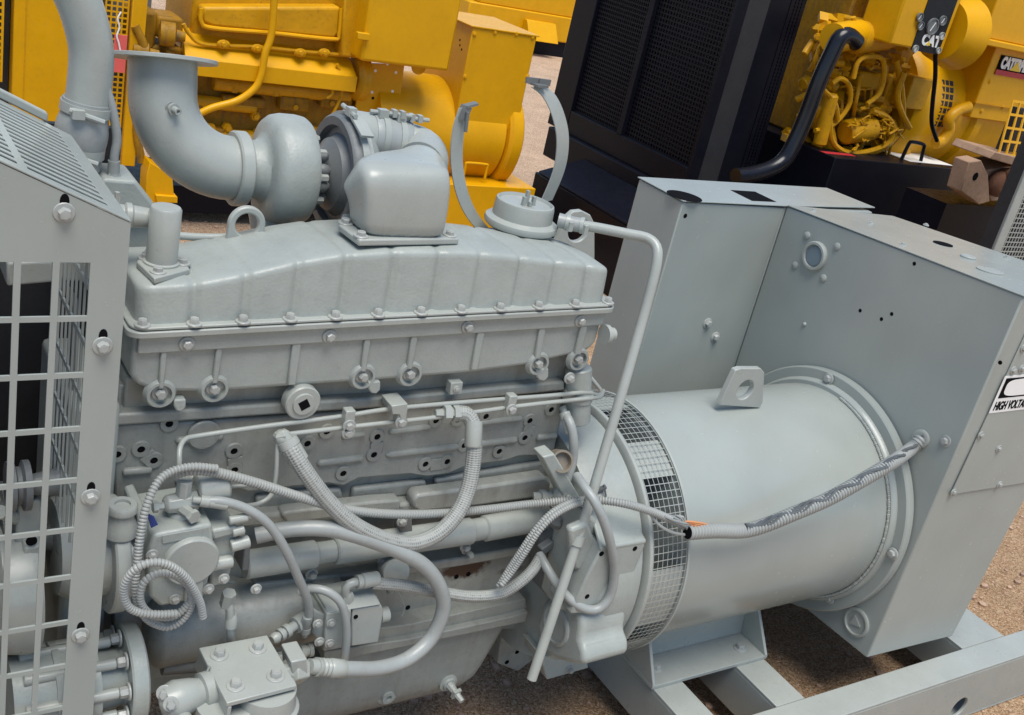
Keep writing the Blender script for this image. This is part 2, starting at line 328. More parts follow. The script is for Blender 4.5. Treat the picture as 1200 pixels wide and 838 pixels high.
def holed_plate(mb, outline, hc, hr, vec, n=32):
    "outline: closed polygon (3-D, star-shaped about hc); plate with a round hole through it along vec"
    hc = V(hc); vec = V(vec); P = [V(p) for p in outline]; nz = V((0, 0, 0))
    for i in range(len(P)): nz += (P[i] - hc).cross(P[(i + 1) % len(P)] - hc)
    z = nz.normalized(); a = (P[0] - hc).normalized(); b = z.cross(a)
    angs = sorted([(math.atan2((p - hc).dot(b), (p - hc).dot(a)) % (2 * math.pi), i) for i, p in enumerate(P)])
    al = sorted(set([round(x, 5) for x, _ in angs] + [round(2 * math.pi * k / n, 5) for k in range(n)]))
    def outer(an):
        d = a * math.cos(an) + b * math.sin(an); best = None
        for i in range(len(P)):
            p, q = P[i] - hc, P[(i + 1) % len(P)] - hc; e = q - p; den = d.cross(e).dot(z)
            if abs(den) < 1e-12: continue
            t = p.cross(e).dot(z) / den; s_ = p.cross(d).dot(z) / den
            if t > 0 and -1e-6 <= s_ <= 1 + 1e-6 and (best is None or t < best): best = t
        return hc + d * (best or .01)
    O = [outer(x) for x in al]; I = [hc + (a * math.cos(x) + b * math.sin(x)) * hr for x in al]; m = len(al)
    vs_ = O + I + [p + vec for p in O] + [p + vec for p in I]; fs = []
    for k in range(m):
        j = (k + 1) % m; fs += [(k, j, m + j, m + k), (2 * m + j, 2 * m + k, 3 * m + k, 3 * m + j), (j, k, 2 * m + k, 2 * m + j), (m + k, m + j, 3 * m + j, 3 * m + k)]
    return mb.add(vs_, fs)
# ================================================================== THE GREY GENERATOR SET
gs = thing('generator_set', (1.2, .13, GZ), 'large grey diesel generator set in front with exposed engine, hoses and tall cabinet', 'generator set')
X_, Y_, Z_ = V((1, 0, 0)), V((0, 1, 0)), V((0, 0, 1)); FR = V((0, -1, 0)); LF = V((-1, 0, 0))
# ---- skid
mb = MB()
for s, y0, y1 in ((1, -.445, -.34), (-1, .60, .705)):
    mb.box(-1.6, 4.2, y0, y1, .088, .10); mb.box(-1.6, 4.2, y0, y1, GZ, GZ + .012)
    yo = y0 if s > 0 else y1 - .012
    if s > 0:
        h = py(1124, 829, y0)
        holed_plate(mb, [(-1.6, yo, GZ + .012), (4.2, yo, GZ + .012), (4.2, yo, .088), (-1.6, yo, .088)], h, .043, (0, .012, 0))
    else: mb.box(-1.6, 4.2, yo, yo + .012, GZ + .012, .088)
skid = obj('skid_frame', mb, M_PART, gs, .003)
for x0, x1 in ((1.64, 1.76), (2.0, 2.13), (2.98, 3.24)):
    mb = MB(); mb.box(x0, x1, -.338, .598, .086, .098); mb.box(x0, x0 + .012, -.338, .598, -.06, .086); mb.box(x0 + .012, x1, -.338, .598, -.06, -.048)
    obj('cross_member', mb, M_PART, skid, .002)

# ---- control cabinet behind the alternator
XP = 2.42
cab = MB()
A = dict(fb=V((XP, -.318, .175)), ft=V((XP, -.322, 1.508)), bt=V((XP, .637, 1.447)), bb=V((XP, .637, .14)))
dX = V((.56, 0, -.012)); th = .003
cab.hexa([A['fb'], A['fb'] + V((.49, 0, -.02)), A['bb'] + dX, A['bb'], A['ft'], A['ft'] + dX + V((.05, 0, 0)), A['bt'] + dX, A['bt']])
cab_o = obj('cabinet', cab, M_SHEET, gs, .005)
# lip of the front sheets: a thin seam
mb = MB(); mb.box(1.925, 2.417, .64, .885, .22, 1.440); mb.box(2.4171, 2.90, .641, .884, .22, 1.442)
side = obj('cabinet_side_section', mb, M_SHEET, cab_o, .004)
def quadplate(px, Z, t=.004): 
    P = [at(u, v, Z=Z) for u, v in px]; return MB().prism(P, (0, 0, t))
obj('top_plate', MB().prism([(1.92, .634, 1.444), (2.415, .634, 1.447), (2.93, .66, 1.452), (2.90, .89, 1.452), (1.92, .89, 1.444)], (0, 0, .004)), M_SHEET, side, .001)
mb = MB(); mb.prism([A['ft'] + V((-.003, -.004, .001)), A['ft'] + dX + V((.055, -.004, .001)), A['bt'] + dX + V((0, -.03, .003)), A['bt'] + V((-.003, -.004, .003))], (0, 0, .004)); obj('top_plate', mb, M_SHEET, cab_o, .001)
def paneln(): return (A['ft'] - A['fb']).cross(A['bt'] - A['fb']).normalized()
def onpan(u, v, d=0): return at(u, v, X=XP - d)
# eye port
p = onpan(956, 300); mb = MB().lathe(p, LF, [(0, .052), (.012, .052), (.016, .048), (.016, .040), (.006, .038), (.004, .02), (.004, .0001)], 32)
obj('sight_port', mb, M_PART, cab_o, 0)
mb = MB().lathe(p + LF * .007, LF, [(0, .036), (.003, .034), (.004, .0001)], 28); obj('port_glass', mb, paint('port_glass', (.16, .21, .24), .12, .05, 0), cab_o)
for u, v, r in ((946, 276, .014), (981, 289, .014), (932, 311, .014), (965, 326, .014), (943, 380, .008)):
    obj('rivet', MB().lathe(onpan(u, v), LF, [(0, r), (.004, r * .95), (.007, r * .6), (.008, .0001)], 16), M_PART, cab_o)
for u, v, r in ((1008, 364, .0065), (1033, 374, .0065), (1045, 368, .0065), (1172, 425, .0065), (1071.5, 309, .0065)):
    obj('screw_hole', MB().lathe(onpan(u, v), LF, [(-.001, r), (.0006, r), (.0006, .0001)], 14), M_INK, cab_o)
bolt(cab_o, onpan(1108, 517), LF, .012, M_BOLT, .009)
p = onpan(1004, 729); mb = MB().lathe(p, LF, [(0, .052), (.007, .052), (.009, .048), (.009, .043), (.002, .04), (.002, .0001)], 30)
mb.prism([p + V((-.002, .020, -.018)), p + V((-.002, -.022, -.004)), p + V((-.002, .014, .022))], (-.005, 0, 0)); obj('knockout_plug', mb, M_PART, cab_o)
# features of the far section
for u, v in ((803, 253),): obj('screw_hole', MB().lathe(py(u, v, .64), FR, [(-.001, .008), (.0008, .008), (.0008, .0001)], 14), M_INK, side)
for u, v in ((829, 379), (838, 395)): bolt(side, py(u, v, .64), FR, .013, M_BOLT, .011)
def tophole(u, v, ru, rv, Z, name, n=28, sq=False, mat=M_INK):
    c = at(u, v, Z=Z); P = []
    if sq: P = [c + V((-ru, -rv, 0)), c + V((ru, -rv, 0)), c + V((ru, rv, 0)), c + V((-ru, rv, 0))]
    else: P = [c + V((ru * math.cos(2 * math.pi * k / n), rv * math.sin(2 * math.pi * k / n), 0)) for k in range(n)]
    return MB().prism(P, (0, 0, .0012))
obj('cable_opening', tophole(802, 230, .062, .062, 1.4482, 'o'), M_INK, side)
obj('cable_opening', tophole(883, 230, .062, .058, 1.4504, 'o', sq=True), M_INK, side)
def ztop(x, y):  # height of the sloping top plate of the main section
    k = (y + .322) / (.637 + .322); return 1.513 + (1.453 - 1.513) * k - .02 * (x - XP)
def ontop(u, v):
    z = 1.48
    for _ in range(6):
        p = at(u, v, Z=z); z = ztop(p.x, p.y)
    return p
def disc_on_top(u, v, r, h, mat, name, prof=None):
    p = ontop(u, v); obj(name, MB().lathe(p + V((0, 0, -.002)), (0, .06, 1), prof or [(0, r), (h + .002, r), (h + .003, .0001)], 28), mat, cab_o)
disc_on_top(1105, 286, .034, .002, M_INK, 'cable_opening'); disc_on_top(1134.5, 302, .022, .006, M_PART, 'hole_plug', [(0, .026), (.006, .026), (.009, .022), (.007, .014), (.007, .0001)])
disc_on_top(1160, 318, .042, .004, M_PART, 'hole_plug')
for u, v in ((953, 247), (1020, 262), (1058, 287), (1180, 302), (1085, 264)): bolt(cab_o, ontop(u, v), Z_, .007, M_BOLT, .004)
# upper door on the front side with its sign
yF = -.3225
mb = MB(); P = [py(1201, 391, yF), py(1113, 579, yF), py(1201, 561, yF), py(1290, 540, yF), py(1290, 380, yF)]
a, b = P[0], P[1]
mb.prism([V((a.x + .004, yF, 1.49)), V((b.x, yF, b.z)), V((3.0, yF, b.z - .008)), V((3.02, yF, 1.48))], (0, -.004, 0)); door = obj('cabinet_door', mb, M_SHEET, cab_o, .001)
for u, v in ((1117, 577), (1171, 568), (1149, 510), (1170, 526), (1187, 434), (1197, 432), (1199, 408)): bolt(door, py(u, v, yF - .004), FR, .0085, M_BOLT, .006)
YS = yF - .0055
sg = [py(1178, 441, YS), py(1163, 484, YS)]
x0, z1, z0 = sg[0].x, sg[0].z, sg[1].z
mb = MB().box(x0, x0 + .24, YS, YS + .0012, z0, z1); sign = obj('warning_sign', mb, M_WHITE, cab_o, label='white sign with black HIGH VOLTAGE lettering')
hz = z0 + (z1 - z0) * .40
obj('sign_header', MB().box(x0 + .012, x0 + .228, YS - .0008, YS, hz, z1 - .008), M_INK, sign)
n = 36; cx, cz, rw, rh = x0 + .12, (hz + z1 - .008) / 2, .092, (z1 - .008 - hz) * .42
obj('sign_oval', MB().prism([(cx + rw * math.copysign(abs(math.cos(6.2832 * k / n)) ** .55, math.cos(6.2832 * k / n)), YS - .0016, cz + rh * math.copysign(abs(math.sin(6.2832 * k / n)) ** .55, math.sin(6.2832 * k / n))) for k in range(n)], (0, .0008, 0)), M_WHITE, sign)
def text(name, s, p, right, up, size, mat, parent, bold=.0, ext=.0006, sx=1):
    cu = bpy.data.curves.new(name, 'FONT'); cu.body = s; cu.size = size; cu.offset = bold; cu.extrude = ext; cu.align_x = 'LEFT'
    t = bpy.data.objects.new('tmp', cu); C0.collection.objects.link(t); bpy.context.view_layer.update()
    me = bpy.data.meshes.new_from_object(t.evaluated_get(bpy.context.evaluated_depsgraph_get())); bpy.data.objects.remove(t)
    right = V(right).normalized(); up = V(up); up = (up - right * up.dot(right)).normalized(); nn = right.cross(up)
    me.transform(Matrix(((right.x * sx, up.x, nn.x, 0), (right.y * sx, up.y, nn.y, 0), (right.z * sx, up.z, nn.z, 0), (0, 0, 0, 1)))); me.transform(Matrix.Translation(V(p) - base_of(parent)))
    me.materials.clear(); me.materials.append(mat)
    o = bpy.data.objects.new(name, me); C0.collection.objects.link(o); o.parent = parent; return o
text('lettering', 'HIGH VOLTAGE', (x0 + .012, YS - .0006, z0 + .010), X_, Z_, .041, M_INK, sign, .0012, sx=.66)

# ---- alternator
YC, ZC = .13, .58; AX = lambda x: V((x, YC, ZC))
mb = MB().lathe(AX(1.47), X_, [(0, .372), (.93, .372), (.975, .365)], 96); alt = obj('alternator_body', mb, M_SHEET, gs)
mb = MB().lathe(AX(2.36), X_, [(0, .36), (0, .385), (.006, .392), (.02, .395), (.02, .427), (.024, .432), (.052, .432), (.055, .428), (.056, .3)], 96); ringo = obj('end_ring', mb, M_SHEET, alt)
for u, v in ((971, 444), (1046, 649), (972, 701)):
    bolt(ringo, at(u, v, X=2.375), LF, .013, M_BOLT, .010)
mb = MB()
for k in range(190):
    an = math.radians(95 + 200 * k / 190); c = AX(2.359) + V((0, math.cos(an), math.sin(an))) * .3765
    mb.ball(c, random.uniform(.0045, .0068), 6, (1.0, 1, 1))
obj('weld_bead', mb, M_PART, ringo)
# lifting lug
c = at(869, 470, Y=.10); lx = c.x
Yl = .09; P = [py(u, v, Yl) for u, v in ((843, 475), (862, 434), (868, 432), (892, 432), (896, 437), (894, 472), (890, 478))]
mb = holed_plate(MB(), P, py(873.5, 457, Yl), .034, (0, .020, 0)); obj('lifting_lug', mb, M_PART, alt, .003)
# vent band: perforated drum between flywheel housing and alternator
mb = MB().lathe(AX(1.335), X_, [(0, .33), (0, .390), (.003, .395), (.013, .395), (.016, .390), (.016, .380)], 96)
mb.lathe(AX(1.474), X_, [(0, .380), (0, .396), (.006, .397), (.008, .394), (.009, .37)], 96)
band = obj('vent_band', mb, M_PART, gs)
mb = MB(); ns = 118; nx = 8; us = []; 
for i in range(nx): us += [i * .0171, i * .0171 + .0017]
vsx = []
for k in range(ns): vsx += [k, k + .09]
vsx.append(ns)
mb.grid(us, vsx, lambda i, j: (i % 2 == 0) or (j % 2 == 0), lambda u, v: AX(1.352 + u) + V((0, math.cos(6.28319 * v / ns), math.sin(6.28319 * v / ns))) * .391, (0, 0, 0.0008))
obj('vent_grille', mb, M_PART, band)
# closed lengths of the band: the sheet behind the mesh shows grey except at the openings
mb = MB()
def arcs(d0, d1, r=.384):
    mb.lathe(AX(1.352), X_, [(0, r), (.120, r)], max(2, int(abs(d1 - d0) / 3)), math.radians(d0), math.radians(d1), ref=(0, 1, 0))
for d0, d1 in ((-70, 62), (74, 89), (111, 128), (166, 195), (209, 289)): arcs(d0, d1)
obj('vent_backing', mb, M_PART, band)
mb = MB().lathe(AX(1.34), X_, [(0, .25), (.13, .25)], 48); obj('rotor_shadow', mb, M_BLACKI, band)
# foot
mb = MB(); mb.box(1.63, 2.14, -.145, .06, .0985, .1125); mb.prism([(1.63, -.145, .1125), (1.63, .02, .1125), (1.63, .06, .30), (1.63, -.05, .27)], (.012, 0, 0))
mb.prism([(2.128, -.145, .1125), (2.128, .02, .1125), (2.128, .06, .30), (2.128, -.03, .27)], (.012, 0, 0))
mb.hexa([(1.642, -.02, .1125), (2.128, -.02, .1125), (2.128, .0, .1125), (1.642, .0, .1125), (1.642, .0, .31), (2.128, .0, .31), (2.128, .02, .31), (1.642, .02, .31)])
foot = obj('alternator_foot', mb, M_PART, gs, .002)
for u, v in ((768, 783), (867, 760)): bolt(foot, at(u, v, Z=.1125), Z_, .014, M_BOLT, .014)

# ---- flywheel housing
mb = MB().lathe(AX(1.18), X_, [(0, .30), (0, .36), (.05, .378), (.145, .378), (.154, .30)], 80)
fh = obj('flywheel_housing', mb, M_CAST, gs)
def pxp(pts, Y): return [py(u, v, Y) for u, v in pts]
# inclined cheek with mounting face
mb = MB(); mb.prism(pxp([(690, 672), (706, 641), (757, 632), (756, 640), (724, 718), (668, 720)], -.235), (0, .11, 0)); obj('engine_mount_pad', mb, M_CAST, fh, .006)
for u, v in ((705, 649), (744, 643), (688, 699), (728, 692)):
    obj('screw_hole', MB().lathe(py(u, v, -.235), FR, [(-.001, .0075), (.0006, .0075), (.0006, .0001)], 14), M_INK, fh)
mb = MB(); mb.prism(pxp([(672, 640), (687, 600), (700, 610), (706, 641), (690, 672), (668, 720), (655, 715)], -.18), (0, .1, 0)); mb.prism(pxp([(668, 622), (690, 612), (700, 640), (688, 672), (672, 668)], -.20), (0, .03, 0)); obj('housing_web', mb, M_CAST, fh, .01)
# starter bulge
ear = [at(u, v, X=1.15) for u, v in ((662, 700), (672, 708), (681, 722), (681, 736), (679, 750), (684, 764), (684, 780), (668, 778), (652, 774), (637, 765), (630, 748), (629, 728), (636, 706), (648, 697))]
so_ = obj('starter_housing', MB().prism(ear, (.155, 0, .004)), M_CAST, fh, .018, seg=4)
c = at(652, 732, X=1.15); obj('starter_cover', MB().lathe(c + V((.006, 0, 0)), LF, [(0, .062), (.010, .060), (.013, .056), (.013, .050), (.007, .048), (.007, .0001)], 36), M_CAST, so_)
mb = MB(); mb.prism(pxp([(633, 768), (641, 797), (690, 783), (688, 772)], -.12), (0, .1, 0)); obj('housing_foot', mb, M_CAST, fh, .004)
bolt(fh, py(667, 784, -.12), FR, .008, M_BOLT, .012)
mb = MB(); mb.prism(pxp([(588, 741), (612, 738), (627, 744), (632, 768), (607, 787), (583, 778)], .10), (0, .08, 0)); obj('housing_bracket', mb, M_BLOCK, fh, .004)
for u, v in ((611, 745), (606, 764), (594, 776)): obj('screw_hole', MB().lathe(py(u, v, .10), FR, [(-.001, .008), (.0006, .008), (.0006, .0001)], 12), M_INK, fh)
mb = MB(); mb.prism([py(704, 642, -.236), py(758, 633, -.236), py(742, 604, -.13), py(690, 590, -.13)], (0, 0, -.014)); obj('mount_shelf', mb, M_CAST, fh, .005)
# inspection port, small bracket on the upper housing
p = py(655, 540, -.06); mb = MB().lathe(p, (-.3, -.9, .5), [(-.02, .030), (.03, .030), (.03, .024), (.012, .022), (.012, .0001)], 24); obj('barring_port', mb, M_STEEL, fh)
mb = MB(); mb.tube([py(690, 580, -.1), py(710, 570, -.12)], .007, 8); mb.tube(spline([py(708, 568, -.12), py(711, 585, -.13), py(716, 600, -.13), py(712, 611, -.13), py(706, 610, -.13)]), .0025, 6); obj('drain_fitting', mb, M_DARKP, fh)
mb = MB(); mb.prism(pxp([(636, 536), (650, 532), (690, 600), (672, 606)], -.09), (0, .05, 0)); obj('housing_gusset', mb, M_CAST, fh, .004)

# ---- engine block
tz = lambda x: .022 * (x - .0)      # the measured heights climb a little towards the alternator
mb = MB(); mb.hexa([(0, .075, .30), (1.18, .075, .30), (1.18, .36, .30), (0, .36, .30), (0, .075, 1.16), (1.18, .075, 1.19), (1.18, .36, 1.19), (0, .36, 1.16)])
block = obj('engine_block', mb, M_BLOCK, gs, .006)
mb = MB(); mb.slab([(134, 486), (300, 475), (480, 464), (662, 447), (662, 458), (480, 476), (300, 488), (134, 500)], .035, .08); obj('head_gasket_ledge', mb, M_BLOCK, block, .006)
mb = MB(); mb.slab([(134, 499), (300, 490), (480, 478), (660, 462), (656, 490), (650, 530), (640, 534), (608, 535), (590, 541), (548, 546), (525, 556), (500, 559), (480, 556), (420, 561), (403, 570), (385, 567), (340, 571), (290, 577), (275, 570), (200, 583), (134, 588)], .05, .08)
obj('tapped_rail', mb, M_BLOCK, block, .005)
mb = MB()
for a, b, r in (((143, 553), (178, 550), .010), ((205, 563), (262, 556), .011), ((371, 543), (426, 536), .010), ((452, 533), (538, 523), .010), ((560, 520), (606, 515), .010), ((628, 513), (652, 510), .010), ((205, 516), (262, 511), .009), ((400, 512), (428, 508), .008), ((455, 506), (505, 500), .009), ((556, 496), (612, 490), .009)):
    A0, B0 = py(*a, .05), py(*b, .05); obj('casting_rib', MB().tube([A0, A0.lerp(B0, .03), A0.lerp(B0, .07), A0.lerp(B0, .93), A0.lerp(B0, .97), B0], r, 12, radii=[r * .3, r * .8, r, r, r * .8, r * .3]), M_BLOCK, block)
mb = MB()
HOLES = [(199, 498), (166, 528), (181, 541), (138, 534), (275, 530), (275.5, 552), (384, 507), (361, 521), (443, 513), (439, 534), (512, 494), (537.5, 493), (499.5, 545), (525, 542), (403, 556), (622, 494), (616, 514), (570.5, 489), (545, 523), (586, 530), (647, 481)]
for a, b in (((275, 530), (275.5, 552)), ((443, 513), (439, 534)), ((622, 494), (616, 514)), ((166, 528), (181, 541)), ((499.5, 545), (525, 542))):
    A0, B0 = py(*a, .05), py(*b, .05); d = (B0 - A0); s = d.normalized() * .012; pr = V((-d.z, 0, d.x)).normalized() * .0175
    obj('boss_web', MB().prism([A0 + s + pr, B0 - s + pr, B0 - s - pr, A0 + s - pr], (0, -.0045, 0)), M_BLOCK, block, .002)
for u, v in HOLES:
    q = py(u, v, .042); q.y = .05; b_ = obj('tapped_boss', MB().lathe(q, FR, [(0, .0205), (.003, .0200), (.005, .0185), (.005, .0085), (-.006, .0085), (-.006, .0001)], 20), M_BLOCK, block)
    q.y = .0475; obj('bolt_hole', MB().lathe(q, FR, [(-.002, .0084), (0, .0084), (0, .0001)], 14), M_INK, b_)
mb = MB().lathe(py(238, 508, .05), FR, [(0, .036), (.007, .036), (.010, .033), (.010, .0001)], 30); obj('core_plug', mb, M_BLOCK, block)
# pocketed side between rail and cam line
mb = MB()
for px in ([(300, 583), (340, 578), (400, 572), (405, 590), (302, 600)], [(414, 573), (500, 563), (502, 580), (412, 588)], [(510, 562), (640, 541), (640, 560), (512, 577)], [(140, 592), (200, 588), (205, 606), (140, 612)]): obj('casting_pocket', MB().slab(px, .058, .08), M_BLOCK, block, .009, seg=3)
mb = MB(); mb.slab([(134, 612), (300, 604), (480, 590), (660, 567), (662, 578), (480, 603), (300, 618), (134, 630)], .025, .08); obj('camshaft_ledge', mb, M_BLOCK, block, .008)
mb = MB()
mb.slab([(484, 586), (490, 580), (560, 571), (640, 559), (646, 566), (644, 577), (640, 582), (560, 593), (492, 600), (484, 596)], .005, .05); obj('cam_follower_cover', mb, M_BLOCK, block, .008)
mb = MB(); mb.slab([(330, 604), (336, 600), (440, 588), (470, 586), (470, 598), (440, 602), (336, 614)], .012, .05); obj('cam_follower_cover', mb, M_BLOCK, block, .006)
# water rail pipe
P = [py(u, v, -.01) for u, v in ((286, 662), (370, 649))]
mb = MB(); mb.cyl(P[0], P[1], .034, 24, ch=.004); mb.cyl(py(368, 649, -.01), py(394, 645, -.01), .027, 24); mb.cyl(py(391, 645.5, -.01), py(552, 622, -.01), .035, 24, ch=.004); mb.cyl(py(550, 622, -.01), py(568, 619, -.01), .030, 24); mb.cyl(py(566, 619.5, -.01), py(642, 606, -.01), .035, 24, ch=.004)
wr = obj('water_rail', mb, M_PART, block)
mb = MB(); mb.slab([(300, 684), (420, 672), (540, 654), (640, 636), (640, 646), (540, 664), (420, 683), (300, 697)], .012, .08); obj('block_rail', mb, M_BLOCK, block, .006)
for u, v in ((365, 672), (449, 655), (545, 640), (362, 690)): bolt(block, py(u, v, .0), FR, .010, M_BOLT, .012)
# lower block face
mb = MB(); mb.slab([(134, 640), (300, 690), (640, 640), (640, 735), (560, 740), (400, 775), (134, 800)], .045, .08); obj('block_skirt', mb, M_RUSTED, block, .004)
for u, v in ((535, 676), (549, 673), (533, 707), (594, 704), (478, 712)): obj('screw_hole', MB().lathe(py(u, v, .044), FR, [(-.001, .007), (.0008, .007), (.0008, .0001)], 12), M_INK, block)
bolt(block, py(546, 644, .02), FR, .009, M_BOLT, .03)
# pan rail and oil pan
mb = MB(); mb.slab([(380, 745), (480, 732), (616, 702), (618, 716), (600, 722), (480, 748), (380, 763)], -.012, .1); mb.slab([(380, 764), (480, 749), (600, 723), (619, 717), (616, 729), (480, 757), (380, 777)], -.03, .1)
obj('pan_rail', mb, M_BLOCK, block, .003)
op = MB(); secs = []
for k in range(9):
    t = k / 8
    secs.append((t, -.005 + .03 * t ** 3))
x0, x1 = .25, 1.14; zt, zb = .37, .085; rows = []
for i in range(10):
    t = i / 9; z = zt + (zb - zt) * t; ins = 0 if t < .6 else .07 * ((t - .6) / .4) ** 2.2
    inx = .10 * t + ins * 1.3; ring = []
    r = .05; X0, X1, Y0, Y1 = x0 + .04 + inx * 1.2, x1 - inx, .0 + ins, .27 - ins
    for cx, cy, a0 in ((X1 - r, Y0 + r, -90), (X1 - r, Y1 - r, 0), (X0 + r, Y1 - r, 90), (X0 + r, Y0 + r, 180)):
        for k in range(7): an = math.radians(a0 + 15 * k); ring.append((cx + r * math.cos(an), cy + r * math.sin(an), z + tz(cx) * .0))
    rows.append(ring)
n = len(rows[0]); vs_ = [p for r_ in rows for p in r_]; fs = [(i * n + k, i * n + (k + 1) % n, (i + 1) * n + (k + 1) % n, (i + 1) * n + k) for i in range(9) for k in range(n)] + [tuple(range(9 * n, 10 * n)), tuple(range(n - 1, -1, -1))]
op.add(vs_, fs); pan = obj('oil_pan', op, M_BLOCK, gs, 0, ang=50)
p = py(453, 814, .01); mb = MB().lathe(p, FR, [(-.01, .030), (.006, .030), (.008, .027), (.008, .019), (.016, .019), (.016, .009), (.008, .008), (.008, .0001)], 24); obj('drain_plug', mb, M_PART, pan)
p = py(525, 800, .0); mb = MB().lathe(p, FR, [(-.01, .028), (.004, .028), (.006, .02), (.012, .018)], 20); q = V((.012, -.02, -.012)); mb.tube([p + FR * .01, p + FR * .03 + q * .3, p + FR * .05 + q], .010, 8, radii=[.014, .010, .008]); mb.obox(p + FR * .035 + q * .4, FR + q * 20, .013, .013, .005); obj('drain_cock', mb, M_PART, pan)

# ---- rocker housing (lower), gasket flange and rocker cover
def planprism(mb, x0, x1, y0, y1, zb, zt, r, n=6):
    P = []
    for cx, cy, a0 in ((x0 + r, y0 + r, 180), (x1 - r, y0 + r, 270), (x1 - r, y1 - r, 0), (x0 + r, y1 - r, 90)):
        for k in range(n + 1): an = math.radians(a0 + 90 * k / n); P.append((cx + r * math.cos(an), cy + r * math.sin(an)))
    m = len(P); vs_ = [(x, y, zb(x)) for x, y in P] + [(x, y, zt(x)) for x, y in P]
    return mb.add(vs_, [tuple(range(m - 1, -1, -1)), tuple(range(m, 2 * m))] + [(k, (k + 1) % m, m + (k + 1) % m, m + k) for k in range(m)])
fl = lambda x: 1.322 + .030 * x        # underside of the cover flange
hb = lambda x: 1.178 + .014 * x + (.05 * max(0, (x - .85) / .33) ** 1.6)
rh = MB(); prof = [(.004, 1.215), (.018, 1.192), (.045, 1.180), (.10, 1.170), (.175, 1.164), (.336, 1.167), (.556, 1.170), (.8, 1.176), (.965, 1.189), (1.10, 1.213), (1.155, 1.226), (1.172, 1.245)]
rh.prism([(x, .012, z) for x, z in prof] + [(1.172, .012, fl(1.172) - .014), (.004, .012, fl(.004) - .014)], (0, .29, 0))
roc = obj('rocker_housing', rh, M_CAST, gs, .011, seg=4)
mb = MB(); planprism(mb, -.012, 1.192, -.014, .31, lambda x: fl(x) - .016, lambda x: fl(x) - .0025, .03); obj('housing_flange', mb, M_PART, roc, .002)
# raised frame, ribs and bosses on the housing face
mb = MB(); e0, e1 = .012, 1.168
mb.add([(e0, 0, fl(e0) - .0165), (e1, 0, fl(e1) - .0165), (e1, 0, fl(e1) - .056), (e0, 0, fl(e0) - .056), (e0, .02, fl(e0) - .0165), (e1, .02, fl(e1) - .0165), (e1, .02, fl(e1) - .056), (e0, .02, fl(e0) - .056)], [(3, 2, 1, 0), (4, 5, 6, 7), (0, 1, 5, 4), (1, 2, 6, 5), (2, 3, 7, 6), (3, 0, 4, 7)])
RIBS = [((193, 412), (189, 456), 3.5), ((258, 409), (252, 450), 3.5), ((349, 403), (342, 452), 5), ((432, 398), (426, 436), 3.5), ((487, 396), (480, 433), 3.5), ((565, 392), (556, 434), 4), ((637, 386), (630, 421), 3.5), ((686, 384), (677, 416), 4)]
obj('housing_band', mb, M_CAST, roc, .003)
for (u0, v0), (u1, v1), w_ in RIBS: obj('housing_rib', MB().slab([(u0 - w_, v0 - 5), (u0 + w_, v0 - 5), (u1 + w_, v1), (u1 - w_, v1)], .003, .02), M_CAST, roc, .003)
BOSS = [(187, 460), (250, 454), (424, 440), (479, 437), (629, 425), (676, 420)]
for u, v in BOSS: obj('housing_boss', MB().lathe(py(u, v, .016), FR, [(0, .0345), (.008, .031), (.0125, .0285), (.0125, .0225), (.001, .022), (.001, .0001)], 28), M_CAST, roc)
for u, v in BOSS: bolt(roc, py(u, v, .0148), FR, .0108, M_BOLT, .015)
p = py(354, 471, .004); mb = MB().lathe(p, FR, [(-.02, .041), (.006, .041), (.009, .038), (.009, .026), (.014, .025), (.014, .0001)], 30); obj('pipe_plug', mb, M_PART, roc)
obj('square_socket', MB().obox(p + FR * .0135, FR, .011, .011, .0012, .5), M_INK, roc)
for u, v in ((211, 477), (439, 456), (636, 441)): obj('housing_tab', MB().slab([(u - 7, v - 8), (u + 7, v - 9), (u + 7, v + 1), (u + 2, v + 6), (u - 4, v + 5), (u - 7, v)], .004, .03), M_CAST, roc, .003)
obj('housing_tab', MB().slab([(529, 449), (543, 448), (541, 462), (527, 463)], .006, .03), M_CAST, roc, .002); bolt(roc, py(535, 456, .006), FR, .006, M_BOLT, .003)
for u, v in ((219, 403), (386, 394), (548, 383), (680, 376)): bolt(roc, py(u, v, -.001), FR, .0102, M_BOLT, .010)
p = at(713, 392, X=1.18); mb = MB().lathe(V((1.165, p.y, p.z)), X_, [(0, .026), (.012, .026), (.014, .018), (.03, .018), (.032, .0001)], 20); obj('end_plug', mb, M_PART, roc)
# head below the housing
mb = MB(); mb.hexa([(.01, .07, 1.05), (1.165, .07, 1.07), (1.165, .3, 1.07), (.01, .3, 1.05), (.01, .055, 1.185), (1.165, .055, 1.215), (1.165, .3, 1.215), (.01, .3, 1.185)]); obj('cylinder_head', mb, M_BLOCK, gs, .004)

